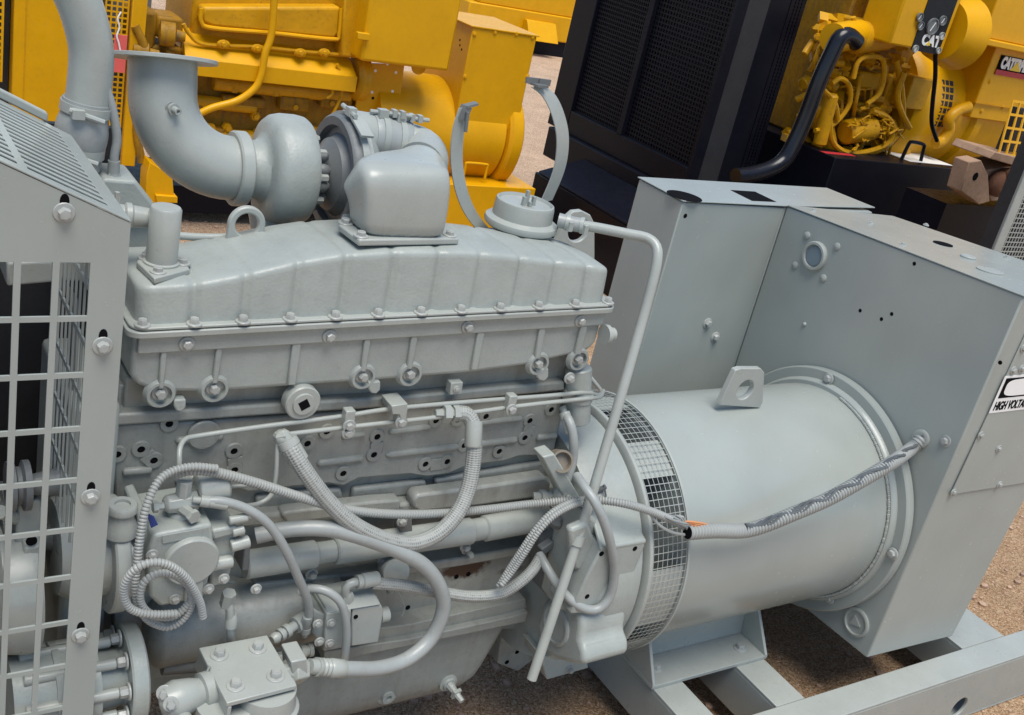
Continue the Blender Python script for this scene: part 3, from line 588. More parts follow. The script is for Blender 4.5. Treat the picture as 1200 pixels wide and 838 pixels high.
def cover():
    tops = [(-.01, 1.405), (.06, 1.408), (.119, 1.412), (.222, 1.433), (.33, 1.461), (.423, 1.478), (.553, 1.488), (.738, 1.490), (.857, 1.482), (.965, 1.471), (1.059, 1.465), (1.16, 1.450), (1.2, 1.44)]
    def zt(x):
        for (a, za), (b, zb_) in zip(tops, tops[1:]):
            if x <= b: return za + (zb_ - za) * (x - a) / (b - a)
        return tops[-1][1]
    grooves = [py(u, 340, .02).x for u in (228, 287, 346, 401, 455, 508, 556, 603, 645, 682)]
    def groove(x): return max(math.exp(-((x - g_) / .0085) ** 2) for g_ in grooves)
    X0, X1, r = .008, 1.168, .035; xs = [X0 + r * (1 - math.cos(math.pi / 2 * k / 6)) for k in range(7)]
    xs += [X0 + r + (X1 - X0 - 2 * r) * k / 150 for k in range(1, 150)] + [X1 - r * (1 - math.cos(math.pi / 2 * k / 6)) for k in range(6, -1, -1)]
    rows = []
    for x in xs:
        e = 0
        if x < X0 + r: e = r - math.sqrt(max(0, r * r - (X0 + r - x) ** 2))
        if x > X1 - r: e = r - math.sqrt(max(0, r * r - (x - X1 + r) ** 2))
        g_ = groove(x); f = .008 + e + .010 * g_; b = .285 - e; z0 = fl(x) + .004; z1 = zt(x) - e * .35 - .004 * g_
        bz = z1 - .012
        prof = [(f - .002, z0), (f, z0 + .012), (f + .006, z1 - .016), (f + .0075, z1 - .0085), (f + .0105, z1 - .0035), (f + .016, z1 - .0008), (f + .026, z1 + .0005), (f + .1, z1 + .002), (b - .08, bz + .008), (b - .03, bz), (b - .008, bz - .012), (b, bz - .035), (b, z0)]
        rows.append([(x, y, z) for y, z in prof])
    n = len(rows[0]); m = len(rows)
    mb = MB().add([p for r_ in rows for p in r_], [(i * n + k, (i + 1) * n + k, (i + 1) * n + k + 1, i * n + k + 1) for i in range(m - 1) for k in range(n - 1)] + [tuple(range(n)), tuple(range(m * n - 1, (m - 1) * n - 1, -1))])
    return mb
cov = obj('rocker_cover', cover(), M_CAST, gs, ang=60)
mb = MB(); planprism(mb, -.006, 1.188, -.010, .305, lambda x: fl(x) - .0005, lambda x: fl(x) + .006, .03); obj('cover_flange', mb, M_PART, cov, .002)
for u, v in ((167, 388), (227, 383), (284, 380), (339, 378), (392, 375), (442, 372), (492, 370), (539, 367), (585, 365), (630, 362), (673, 360), (713, 358)):
    p = py(u, v, -.001); p.x = p.x; bolt(cov, (p.x, -.002 if 0.03 < p.x < 1.15 else .004, fl(p.x) + .006), Z_, .0100, M_BOLT, .011)
# square-flanged breather post on the cover
pz = 1.422
mb = MB(); P = [at(u, v, Z=pz) for u, v in ((160, 306), (181, 326), (223, 315), (205, 293), (172, 289))]; mb.prism(P, (0, 0, -.014)); bp = obj('breather_base', mb, M_PART, cov, .003)
for u, v in ((171, 303), (185, 319), (214, 309)): bolt(bp, at(u, v, Z=pz), Z_, .010, M_BOLT, .009)
c = at(189, 308, Z=pz); mb = MB().lathe(c, Z_, [(-.005, .036), (.004, .036), (.006, .031), (.115, .031), (.119, .028), (.119, .0001)], 28); obj('breather_post', mb, M_PART, cov)
# coupling beside it
p = c + V((-.035, .03, .085)); mb = MB().lathe(p, (-1, .1, .05), [(-.01, .020), (.02, .022), (.024, .026), (.034, .026), (.038, .021), (.05, .021), (.054, .026), (.066, .026), (.07, .018), (.09, .018)], 20); mb.obox(p + V((-.06, -.02, .03)), (0, .4, 1), .006, .008, .02); mb.cyl(p + V((-.06, -.03, .03)), p + V((-.06, -.03, .06)), .005, 8); obj('hose_coupling', mb, M_PART, cov)
# front lifting eye
def eye(u, v, Y, R, r, depth, foot):
    mb = MB(); c = py(u, v, Y); P = [c + V((R * math.cos(math.radians(a)), 0, R * math.sin(math.radians(a)))) for a in range(-10, 191, 10)] + [c + V((-R * 1.05, 0, -foot)), c + V((R * 1.05, 0, -foot))]
    return holed_plate(mb, P, c, r, (0, depth, 0))
obj('lifting_eye', eye(290, 264, .22, .042, .026, .016, .09), M_PART, cov, .004)
P = [py(206, 276, .27), py(240, 278, .27), py(300, 277, .27), py(345, 273, .27), py(395, 268, .27)]; obj('cross_pipe', MB().tube(spline(P), .0085, 10), M_PART, cov)

# ---- intake horn on the cover
ih = MB(); zb0 = 1.492
P = [at(u, v, Z=zb0) for u, v in ((396, 271), (420, 289), (537, 287), (520, 268), (500, 258), (400, 258))]; ih.prism(P, (0, 0, .016)); hornb = obj('intake_flange', ih, M_PART, gs, .004)
for u, v in ((405, 262), (423, 277), (527, 276)): bolt(hornb, at(u, v, Z=zb0 + .016), Z_, .0105, M_BOLT, .009)
def superring(c, ax1, ax2, r1, r2, ex, n=28):
    out = []
    for k in range(n):
        a = 2 * math.pi * k / n; cs, sn = math.cos(a), math.sin(a)
        out.append(V(c) + V(ax1) * r1 * math.copysign(abs(cs) ** (2 / ex), cs) + V(ax2) * r2 * math.copysign(abs(sn) ** (2 / ex), sn))
    return out
def loft(mb, rings, caps=True):
    n = len(rings[0]); m = len(rings)
    return mb.add([p for r in rings for p in r], [(i * n + k, i * n + (k + 1) % n, (i + 1) * n + (k + 1) % n, (i + 1) * n + k) for i in range(m - 1) for k in range(n)] + ([tuple(range(n - 1, -1, -1)), tuple(range((m - 1) * n, m * n))] if caps else []))
hc = (py(408, 280, .10) + py(518, 280, .10)) / 2; HX = hc.x; HZ = zb0
mb = MB(); rings = []
# stations climb from the flange and bend away (+Y) and right (+X) to the pipe mouth
HX = .583
ST = [(.004, (.045, 1.497), (.150, 1.497), .102, 5.5, 0), (.002, (.044, 1.535), (.150, 1.525), .103, 6, 0), (-.002, (.044, 1.585), (.150, 1.545), .105, 6, 0), (-.006, (.046, 1.622), (.152, 1.556), .107, 6, 0), (-.008, (.053, 1.646), (.157, 1.563), .108, 6, 0), (-.008, (.070, 1.660), (.165, 1.567), .108, 6, 4), (.0, (.098, 1.665), (.176, 1.567), .107, 5.5, 12), (.018, (.130, 1.664), (.190, 1.564), .102, 4.5, 22), (.046, (.165, 1.662), (.207, 1.559), .093, 3.6, 32), (.082, (.203, 1.659), (.228, 1.552), .082, 3, 36), (.112, (.245, 1.657), (.253, 1.545), .071, 2.4, 34), (.136, (.285, 1.655), (.284, 1.537), .063, 2.1, 30), (.156, (.322, 1.654), (.322, 1.531), .061, 2, 24)]
for dx, fo_, ba_, r1, ex, tdeg in ST:
    t = math.radians(tdeg)
    c = V((HX + dx, (fo_[0] + ba_[0]) / 2, (fo_[1] + ba_[1]) / 2)); a2 = V((0, (ba_[0] - fo_[0]) / 2, (ba_[1] - fo_[1]) / 2)); rings.append(superring(c, V((math.cos(t), -math.sin(t), 0)), a2, r1, 1, ex, 48))
loft(mb, rings); horn = obj('intake_horn', mb, M_PART, gs, ang=70)
hs = horn.modifiers.new('s', 'SUBSURF'); hs.levels = 1; hs.render_levels = 1
# ---- turbocharger (axis along X), at the far side of the engine
YT = .42
tcl = py(318, 200, YT); TC = lambda x: V((x, YT, tcl.z))
xa = py(300, 205, YT).x
mb = MB().lathe(TC(.325), X_, [(-.02, .062), (.02, .066), (.040, .070), (.049, .078), (.053, .092), (.056, .106), (.062, .119), (.074, .128), (.092, .132), (.128, .132), (.146, .129), (.153, .124), (.155, .116), (.154, .09), (.158, .088), (.160, .05)], 96)
for i, q in enumerate(mb.v):      # spiral: the scroll grows round the wheel
    d = V((0, q.y - YT, q.z - tcl.z)); r = d.length; k = ((math.atan2(d.z, -d.y) + math.pi * .62) % (2 * math.pi)) / (2 * math.pi)
    if r > .088: mb.v[i] = V((q.x + (.012 * (k - .5) if q.x < .45 else 0), YT + d.y * (1 + .16 * (k - .45) * min(1, (r - .088) / .03)), tcl.z + d.z * (1 + .16 * (k - .45) * min(1, (r - .088) / .03))))
tb = obj('turbine_housing', mb, M_CAST, gs)
mb = MB().tube([TC(.36) + V((.05, -.0, -.10)), TC(.38) + V((.05, -.02, -.19))], .05, 20); obj('turbine_foot', mb, M_CAST, tb)
mb = MB().lathe(TC(.305), X_, [(0, .072), (0, .083), (.004, .087), (.028, .087), (.032, .083), (.032, .072)], 48); obj('exhaust_clamp', mb, M_PART, tb)
# exhaust elbow
xe = py(190, 80, YT + .06).x; re = .074; TILT = math.radians(15); zt_ = tcl.z + (py(190, 69, YT + .075).z - tcl.z) / math.cos(TILT); bend = .30 - xe
P = [V((xe, YT, zt_)), V((xe, YT, zt_ - .04))]; RB = .158
zc_ = tcl.z + RB; P += [V((xe, YT, zc_ + .02))]
P += [V((xe + RB - RB * math.cos(math.radians(a)), YT, zc_ - RB * math.sin(math.radians(a)))) for a in range(0, 91, 6)] + [V((.315, YT, tcl.z))]
def tilted(q): q = V(q); d = q.z - tcl.z; return V((q.x, q.y + d * math.sin(TILT), tcl.z + d * math.cos(TILT)))
P = [tilted(q) for q in P]; mb = MB().tube(P, re, 40, caps=False); elb = obj('exhaust_elbow', mb, M_PART, gs)
mb = MB().lathe(P[0], P[0] - P[1], [(-.001, .072), (-.001, .118), (.008, .118), (.008, .066), (-.001, .066)], 48); obj('elbow_flange', mb, M_STEEL if False else M_PART, elb, .001)
p = py(200, 127, YT + .035 - re); mb = MB().lathe(p + Y_ * .012, (.25, -1, 0), [(0, .014), (.010, .014), (.010, .010), (.016, .010), (.016, .013), (.022, .013), (.022, .008), (.040, .008), (.040, .0045), (.030, .0001)], 14); obj('elbow_fitting', mb, M_PART, elb)
# bearing housing, back plate and compressor
mb = MB().lathe(TC(.47), X_, [(0, .05), (.01, .075), (.02, .062), (.05, .055), (.065, .07), (.075, .088), (.09, .092), (.10, .105), (.108, .11)], 48); brg = obj('bearing_housing', mb, M_DARKP, gs)
for k in range(9):
    an = math.radians(90 + 40 * k); c = TC(.487) + V((0, math.cos(an), math.sin(an))) * .085; bolt(brg, c, X_, .010, M_BOLT, .020)
for k in range(5):
    an = math.radians(130 + 28 * k); c = TC(.50) + V((0, math.cos(an), math.sin(an))) * .075; obj('clamp_nut', MB().ball(c, .017, 10, (1.3, 1, 1)), M_DARKP, brg)
mb = MB().lathe(TC(.565), X_, [(0, .08), (.004, .116), (-.012, .120), (-.014, .140), (-.008, .146), (.004, .148), (.018, .148), (.022, .140), (.03, .137)], 64)
bpz = obj('compressor_back_plate', mb, M_DARKP, brg)
mb = MB().lathe(TC(.585), X_, [(0, .138), (.01, .140), (.022, .140), (.03, .132), (.045, .118), (.06, .10), (.07, .06)], 64); cps = obj('compressor_housing', mb, M_CAST, gs)
mb = MB().lathe(TC(.572), X_, [(0, .148), (0, .155), (.016, .155), (.016, .148)], 64); tcl_top = TC(.58) + V((0, -.03, .155)); mb.cyl(tcl_top + V((-.012, -.03, .006)), tcl_top + V((-.012, .05, .012)), .006, 8); mb.obox(tcl_top + V((-.012, .0, .01)), Y_, .010, .010, .012); mb.obox(tcl_top + V((-.002, -.05, -.012)), (0, 1, .35), .016, .003, .04); obj('band_clamp', mb, M_PART, cps)
# compressor outlet, sleeve with two clamps, to the horn
P = spline([V((.585, .45, 1.625)), V((.64, .45, 1.622)), V((.70, .45, 1.615)), V((.755, .445, 1.608)), V((.787, .42, 1.603)), V((.775, .37, 1.597)), V((HX + .158, .325, 1.5925))], .012)
mb = MB().tube(P, .062, 28); obj('charge_pipe', mb, M_PART, gs)
mb = MB()
k0, k1 = int(len(P) * .22), int(len(P) * .52); sl_ = P[k0:k1 + 1]; mb.tube(sl_, .068, 28, radii=[.068 - (.004 if i in (0, len(sl_) - 1) else 0) for i in range(len(sl_))]); slv = obj('charge_hose', mb, M_HOSE, gs)
for kk in (k0 + 2, k1 - 3):
    a_, b_ = P[kk], P[kk + 1]; d = (b_ - a_).normalized(); mb = MB().lathe(a_ - d * .008, d, [(0, .066), (0, .071), (.016, .071), (.016, .066)], 36)
    t0 = a_ + V((0, -.02, .072)); mb.cyl(t0 + V((-.03, .01, 0)), t0 + V((.075, -.01, .002)), .0055, 8); mb.obox(t0 + V((.05, -.006, .003)), X_, .009, .009, .006); mb.obox(t0 + V((0, 0, 0)), X_, .011, .010, .012); mb.obox(t0 + V((.03, .0, .003)), X_, .009, .009, .006)
    obj('hose_clamp', mb, M_PART, slv)

# ---- oil filler/air cap and its pipe
cc = py(612, 254, .27); CZ = cc.z
mb = MB().lathe((cc.x, .27, CZ - .05), Z_, [(0, .05), (.015, .052), (.020, .088), (.026, .096), (.034, .098), (.042, .096), (.046, .090), (.05, .080), (.085, .078), (.092, .076), (.094, .072), (.086, .068), (.084, .0001)], 48); cap = obj('air_cap', mb, M_PART, gs)
mb = MB()
for dx, dy, h in ((-.014, -.012, .022), (.004, .004, .034), (.02, -.006, .022), (.0, -.02, .012), (.012, .014, .02)): mb.box(cc.x + dx - .004, cc.x + dx + .004, .27 + dy - .005, .27 + dy + .005, CZ + .030, CZ + .036 + h)
obj('cap_key', mb, M_PART, cap)
mb = MB().lathe((cc.x, .27, CZ - .13), Z_, [(0, .06), (.03, .06), (.03, .045), (.09, .045)], 32); obj('cap_neck', mb, M_CAST, cap)
# breather tube: runs over, bends and drops down the end of the engine
P = [py(654, 258, .20), py(675, 263, .17), py(700, 267, .13), py(735, 274, .07), py(758, 279, .03), py(769, 289, .0), py(770, 305, -.02), py(765, 330, -.035), py(750, 385, -.06), py(720, 490, -.12), py(692, 585, -.17), py(672, 648, -.2), py(645, 730, -.24), py(623, 796, -.27)]
tubeP = spline(P, .01); mb = MB().tube(tubeP, .0135, 16); bt = obj('breather_tube', mb, M_PART, gs)
mb = MB().tube(tubeP[:8], .019, 14); obj('tube_sleeve', mb, M_HOSE, bt)
for k in (2, 6): mb = MB().lathe(tubeP[k], tubeP[k + 1] - tubeP[k], [(0, .0185), (0, .0215), (.010, .0215), (.010, .0185)], 20); mb.obox(tubeP[k] + V((0, -.024, -.004)), Z_, .005, .006, .012); obj('hose_clamp', mb, M_PART, bt)
i = min(range(len(tubeP)), key=lambda k: (tubeP[k] - py(677, 632, -.19)).length); mb = MB().lathe(tubeP[i], tubeP[i + 1] - tubeP[i], [(-.012, .014), (-.012, .018), (.014, .018), (.014, .014)], 18); obj('tube_clip', mb, M_PART, bt)
# rear lifting bracket
P = [py(u, v, .30) for u, v in ((648, 292), (664, 255), (672, 248), (682, 247), (692, 252), (697, 262), (697, 306), (648, 306))]
mb = holed_plate(MB(), P, py(678, 270, .30), .034, (0, .018, 0)); obj('lifting_bracket', mb, M_PART, gs, .003)
# open strap halves for the missing air cleaner
def strap(px, Y, wv, nm='air_cleaner_strap'): 
    mb = MB().ribbon(spline([py(u, v, Y) for u, v in px], .012), wv, .003); return obj(nm, mb, M_PART, gs)
s1 = strap([(545, 126), (538, 148), (535, 175), (536, 200), (542, 228), (553, 252), (572, 276)], .36, (.040, .012, 0.004))
s2 = strap([(630, 101), (643, 112), (653, 132), (659, 158), (658, 185), (652, 208), (640, 236)], .40, (.052, .02, .004))
c = py(545, 125, .36); mb = MB(); mb.obox(c + V((0, 0, -.015)), (.25, 0, 1), .008, .012, .018); mb.obox(c + V((.016, 0, .006)), (1, 0, .35), .010, .003, .016); mb.cyl(c + V((.004, -.012, -.01)), c + V((.008, -.012, -.06)), .005, 8); obj('strap_latch', mb, M_STEEL if False else M_DARKP, s1)
c = py(630, 99, .40); mb = MB(); mb.obox(c, (1, .2, 0), .022, .003, .02); mb.obox(c + V((-.02, 0, .008)), Z_, .003, .018, .008); mb.obox(c + V((.02, 0, .008)), Z_, .003, .018, .008); obj('strap_latch', mb, M_DARKP, s2)
mb = MB(); q = py(545, 268, .33); mb.box(q.x - .02, q.x + .12, .30, .36, q.z - .03, q.z - .005); obj('strap_bracket', mb, M_DARKP, gs, .002)
q = py(575, 272, .24)
for dx in (-.02, .03): bolt(gs, q + V((dx, 0, -.012)), Z_, .011, M_BOLT, .012)
mb = MB(); mb.obox(q + V((.01, .0, -.004)), X_, .012, .006, .05); obj('strap_clip', mb, M_DARKP, gs)

# ---- coolant pipe, thermostat housing (front top of the engine)
P = spline([py(70, -40, .35), py(88, -8, .35), py(100, 25, .35), py(107, 60, .35), (py(105, 98, .35)), py(101, 130, .35)], .015); mb = MB().tube(P, .0435, 28); cp = obj('coolant_pipe', mb, M_PART, gs)
P = [py(102, 118, .35), py(98, 142, .35), py(97, 146, .35), py(95, 160, .35), py(93, 176, .35), py(91, 190, .35), py(90, 193, .35)]
P2 = spline(P, .008); rad = []
for i, q in enumerate(P2):
    t = i / (len(P2) - 1); rad.append(.0475 if t < .28 else (.049 + .004 * math.sin(math.pi * (t - .28) / .45) if t < .73 else .0465))
mb = MB().tube(P2, .05, 28, radii=rad); ch = obj('coolant_hose', mb, M_HOSE, gs)
for t in (.17, .8):
    k = int(t * (len(P2) - 1)); d = (P2[k + 1] - P2[k]).normalized(); mb = MB().lathe(P2[k] - d * .01, d, [(0, .046), (0, .0505), (.02, .0505), (.02, .046)], 36); e_ = P2[k] + V((-.03, -.045, 0)); mb.cyl(e_ + V((-.012, -.005, .006)), e_ + V((.055, -.012, -.012)), .006, 8); mb.obox(e_ + V((.005, -.006, 0)), X_, .011, .009, .012); obj('hose_clamp', mb, M_PART, ch)
mb = MB().cyl(py(90, 192, .35), py(87, 222, .35), .037, 24); mb.lathe(py(88, 208, .35), Z_, [(0, .04), (.012, .042), (.014, .036)], 24); obj('coolant_outlet', mb, M_PART, gs)
mb = MB(); mb.slab([(112, 222), (122, 209), (160, 212), (182, 240), (180, 262), (118, 262)], .30, .42); mb.slab([(96, 240), (100, 222), (116, 216), (122, 228), (124, 262), (96, 262)], .28, .40); th_ = obj('thermostat_housing', mb, M_CAST, gs, .008, seg=3)
mb = MB().slab([(60, 262), (200, 262), (200, 330), (60, 330)], .32, .42); obj('coolant_manifold', mb, M_CAST, gs, .006)
P = spline([py(124, 103, .33), py(130, 122, .33), py(135, 145, .33), py(137, 165, .33), py(134, 183, .33), py(133, 205, .33)], .01); mb = MB().tube(P, .0095, 12); mb.tube(P[-4:], .0125, 12); mb.lathe(py(133, 210, .33), Z_, [(-.004, .022), (.004, .022), (.006, .016), (.014, .014)], 6); obj('vent_hose', mb, M_HOSE, gs)

# ================================================================== radiator guard (left)
YG = -.2
gx = [-.0718]; xr = -.132; xs = [xr]
for k in range(7): xs += [xr - .0475 - .0585 * k, xr - .0585 * (k + 1)]
xs = sorted(xs) ; xs = xs + [-.0718]
zs = [1.541]
for k in range(12): zs += [1.541 - .098 - .1077 * k, 1.541 - .1077 * (k + 1)]
zs = sorted(zs)
mb = MB(); nx_ = len(xs) - 1
mb.grid(xs, zs, lambda i, j: not ((nx_ - 2 - i) % 2 == 0 and i <= nx_ - 2 and (len(zs) - 2 - j) % 2 == 0), lambda u, v: (u, YG, v), (0, .005, 0))
tl = xs[0]
top = lambda x: 1.612 - .455 * (x + .0718)
mb.prism([(tl, YG, 1.541), (-.0718, YG, 1.541), (-.0718, YG, top(-.0718)), (tl, YG, top(tl))], (0, .005, 0))
guard = obj('radiator_guard', mb, M_SHEET, gs)
for u, v in ((75, 249), (120, 405), (106, 582), (94, 744)):
    p = py(u, v, YG); bolt(guard, p, FR, .0108, M_BOLT, .012)
    c = p + V((.0, 0, .019)); mb = MB().prism([c + V((.0075 * math.cos(a * .5236), .0003, .013 * math.sin(a * .5236))) for a in range(12)], (0, -.0009, 0)); obj('slot_hole', mb, M_INK, guard)
# sloping slotted top
def onslope(s, y, dz=0): return V((-.0718 - s, y, 1.612 + .455 * s + dz))
us = [0, .032]
for k in range(4): us += [.032 + .125 + k * .14, .032 + .14 * (k + 1)]
vv = [YG - .001, YG + .026]
for k in range(15): vv += [YG + .026 + .018 + k * .030, YG + .026 + .030 * (k + 1)]
vv += [YG + .026 + .030 * 15 + .02]
mb = MB(); mb.grid(us, vv, lambda i, j: not (i % 2 == 1 and j % 2 == 1 and 1 <= j <= 30), lambda s, y: onslope(s, y, .0015), (0, 0, .004)); obj('slotted_top', mb, M_SHEET, guard, .001)
mb = MB(); y1 = .30; mb.prism([onslope(.045, y1, .006), onslope(.6, y1, .006), onslope(.6, y1 + .02, .006), onslope(.045, y1 + .02, .006)], (0, 0, .018)); obj('top_rail', mb, M_SHEET, guard, .003)
mb = MB(); mb.box(-.8, -.26, .30, .5, 1.66, 1.80); obj('radiator_tank', mb, M_SHEET, guard, .01)
# inner side panel with mesh (across the engine front)
us = [YG + .0055]; 
for k in range(8): us += [YG + .03 + k * .033, YG + .036 + k * .033]
us = [YG + .0055, YG + .012] + sum([[YG + .012 + .029 + k * .034, YG + .012 + .034 * (k + 1)] for k in range(8)], [])
zz = [.95] + sum([[.955 + .1 + k * .108 - .002, .955 + .108 * (k + 1)] for k in range(6)], [])
mb = MB(); mb.grid(us, zz, lambda i, j: i % 2 == 0 or j % 2 == 1, lambda y, z: (-.1305, y, z), (.004, 0, 0)); obj('guard_side_mesh', mb, M_SHEET, guard)
# radiator, shroud, fan, drive parts in the dark
mb = MB(); mb.box(-.92, -.86, -.15, .52, .1, 1.68); obj('radiator_core', mb, M_BLACKI, gs)
mb = MB(); mb.box(-.86, .06, .44, .46, .2, 1.60); mb.box(-.86, -.84, -.15, .44, .2, 1.5); obj('fan_box', mb, M_BLACKI, gs)
mb = MB(); mb.slab([(64, 326), (74, 326), (92, 352), (88, 640), (80, 640), (84, 360)], .10, .12); obj('shroud_edge', mb, M_DARKP, gs, .003)
mb = MB(); mb.lathe((-.50, YC, .92), X_, [(-.36, .30), (-.1, .34), (0, .36), (.06, .36), (.06, .352), (-.1, .33), (-.36, .29)], 48); obj('fan_shroud', mb, M_BLACKI, gs)
fan = MB().lathe((-.46, YC, .92), X_, [(0, .02), (0, .09), (.06, .09), (.07, .06), (.07, .0001)], 28); fo = obj('fan_hub', fan, M_DARKP, gs)
for k in range(6):
    a = math.radians(60 * k + 15); d = V((0, math.cos(a), math.sin(a))); e = X_.cross(d); c = V((-.44, YC, .92))
    mb = MB().prism([c + d * .08 + e * .03 + X_ * .02, c + d * .32 + e * .07 + X_ * .035, c + d * .32 - e * .06 - X_ * .03, c + d * .08 - e * .03 - X_ * .02], X_ * .004); obj('fan_blade', mb, M_BLACKI, fo)
mb = MB(); mb.box(-.10, -.002, .03, .36, .28, 1.14); gear = obj('gear_cover', mb, M_CAST, gs, .012)
mb = MB().slab([(8, 308), (62, 306), (64, 331), (8, 336)], .08, .25); obj('alternator_bracket', mb, M_PART, gs, .005)
mb = MB()
for cy_, cz_, R_ in ((.05, .82, .085), (.22, .72, .12), (-.02, 1.0, .05)): mb.lathe((-.22, cy_, cz_), X_, [(0, .02), (0, R_), (.012, R_), (.016, R_ - .012), (.024, R_ - .012), (.028, R_), (.04, R_), (.04, .02), (.10, .03)], 32)
obj('belt_pulley', mb, M_DARKP, gs)
P = [py(u, v, .0) for u, v in ((-8, 640), (10, 600))]
mb = MB().lathe(py(62, 640, .02), (1, 0, 0), [(0, .05), (0, .10), (.02, .112), (.06, .115), (.08, .10), (.1, .06)], 40); obj('water_pump_housing', mb, M_PART, gs)
mb = MB(); mb.slab([(28, 642), (50, 638), (48, 700), (27, 702)], -.06, .04); mb.slab([(20, 590), (48, 585), (50, 632), (18, 640)], -.03, .05); obj('idler_block', mb, M_CAST, gs, .006)
for u, v in ((37, 634), (39, 667)): obj('screw_hole', MB().lathe(py(u, v, -.061), FR, [(-.001, .011), (.0008, .011), (.0008, .0001)], 12), M_INK, gs)
mb = MB().lathe(py(8, 690, .0), X_, [(-.05, .07), (-.02, .13), (.03, .14), (.05, .135), (.05, .05)], 40); obj('crank_damper', mb, M_PART, gs)
mb = MB().tube(spline([py(0, 600, -.05), py(12, 604, -.03), py(25, 610, .0)]), .014, 10); obj('alternator_strap', mb, M_PART, gs)

# ================================================================== fuel pump (left front, standing out)
YFp = -.13
fp = MB(); fp.slab([(173, 648), (180, 627), (249, 614), (252, 650), (240, 700), (188, 712), (175, 700)], YFp, .03); pump = obj('fuel_pump', fp, M_CAST, gs, .008, seg=3)
mb = MB().lathe(py(223, 655, YFp), FR, [(-.01, .058), (.012, .058), (.016, .054), (.016, .0001)], 36); obj('pump_cover', mb, M_PART, pump, .0)
mb = MB(); mb.slab([(222, 662), (240, 662), (238, 706), (216, 708)], YFp - .012, .0); obj('pump_pad', mb, M_CAST, pump, .005)
mb = MB(); mb.slab([(248, 618), (276, 614), (278, 640), (268, 682), (246, 690)], YFp + .02, .02); mb.slab([(248, 622), (278, 616), (279, 626), (249, 634)], YFp + .008, .02); obj('governor_body', mb, M_CAST, pump, .006)
mb = MB()
for a, b, r in (((268, 610), (290, 606), .010), ((270, 640), (292, 634), .014), ((246, 662), (272, 657), .015), ((272, 624), (286, 620), .011)): mb.cyl(py(*a, YFp + .01), py(*b, YFp + .01), r, 12, ch=.002)
obj('pump_fitting', mb, M_PART, pump)
mb = MB(); mb.prism([py(190, 627, YFp - .001), py(236, 619, YFp - .001), py(237, 628, YFp - .001), py(190, 637, YFp - .001)], (0, -.002, 0)); obj('pump_plate', mb, M_CAST, pump, .001)
c = py(213, 604, -.07); mb = MB().lathe(c + V((0, 0, -.01)), Z_, [(0, .030), (.018, .030), (.024, .026), (.028, .020), (.028, .0001)], 24); mb.obox(c + V((0, 0, .019)), X_, .003, .003, .018, .3); obj('pump_screw', mb, M_PART, pump)
obj('pump_flange', MB().slab([(161, 606), (173, 602), (176, 690), (165, 700)], -.10, .02), M_CAST, pump, .005)
# shut-off valve on top
c = py(215, 579, -.075); vlv = MB(); vlv.lathe(c + V((-.02, 0, -.02)), (1, 0, .05), [(-.02, .012), (-.012, .02), (.03, .024), (.05, .022)], 8); vlv.cyl(c + V((0, 0, -.05)), c + V((0, 0, .035)), .017, 8); vlv.lathe(c + V((.03, .01, .0)), (1, 0, .1), [(0, .03), (.004, .036), (.06, .036), (.066, .03), (.07, .012)], 28)
sv = obj('shutoff_valve', vlv, M_PART, pump, .002)
mb = MB(); mb.lathe(c + V((-.045, -.02, -.01)), LF, [(0, .008), (.012, .008), (.012, .013), (.022, .013)], 6); obj('valve_elbow', mb, M_PART, sv); obj('valve_elbow', MB().lathe(c + V((0, -.025, -.025)), (.4, -1, 0), [(-.01, .012), (.016, .012), (.02, .015), (.03, .015)], 6), M_PART, sv)
for u, v in ((178, 650), (244, 690), (262, 678), (205, 702), (300, 690)): bolt(pump, py(u, v, YFp - .001), FR, .008, M_BOLT, .008)
# blue wire end tucked behind
mb = MB()
for k in range(4): mb.tube([py(173 + k * 2, 602 + k, YFp - .004), py(178 + k * 2, 618 - k, YFp - .006)], .0022, 6)
obj('blue_wires', mb, M_BLUE, pump)
# drive flange in front of the pump
c = py(132, 648, -.03)
mb = MB().lathe(V((c.x - .02, -.03, c.z)), X_, [(-.05, .08), (0, .085), (0, .12), (.004, .124), (.028, .124), (.032, .12), (.032, .08), (.06, .075), (.07, .05), (.13, .05)], 48); dr = obj('pump_drive', mb, M_PART, gs)
for k in range(8):
    an = math.radians(45 * k + 10); bolt(dr, V((c.x + .012, -.03, c.z)) + V((0, math.cos(an), math.sin(an))) * .104, X_, .011, M_BOLT, .012)
c = py(143, 600, -.09); mb = MB().lathe(c + V((0, 0, -.03)), Z_, [(-.02, .034), (.0, .033), (.02, .024), (.034, .024), (.034, .030), (.046, .030), (.05, .027), (.05, .016), (.044, .015), (.044, .0001)], 24); obj('oil_fill_fitting', mb, M_PART, dr)
# coolant pump / gear pump at the lower left
c = py(150, 790, -.09); cx_ = c.x
mb = MB().lathe(V((cx_ - .14, -.09, c.z)), X_, [(-.1, .06), (-.1, .085), (-.02, .09), (-.02, .098), (-.006, .098), (-.006, .09), (.05, .088), (.055, .09), (.068, .09), (.072, .07), (.12, .062), (.13, .07)], 40); gp = obj('gear_pump', mb, M_CAST, gs)
mb = MB().lathe(V((cx_ + .005, -.09, c.z)), X_, [(-.02, .06), (-.02, .108), (-.016, .112), (.012, .112), (.016, .108), (.016, .06)], 48); obj('pump_flange', mb, M_CAST, gp)
for k in range(9):
    an = math.radians(40 * k); d = V((0, math.cos(an), math.sin(an))); mb = MB().cyl(V((cx_ - .22, -.09, c.z)) + d * .088, V((cx_ - .04, -.09, c.z)) + d * .088, .012, 12, ch=.002); obj('pump_stud', mb, M_PART, gp)
    bolt(gp, V((cx_ - .02, -.09, c.z)) + d * .092, LF, .012, M_BOLT, .016)
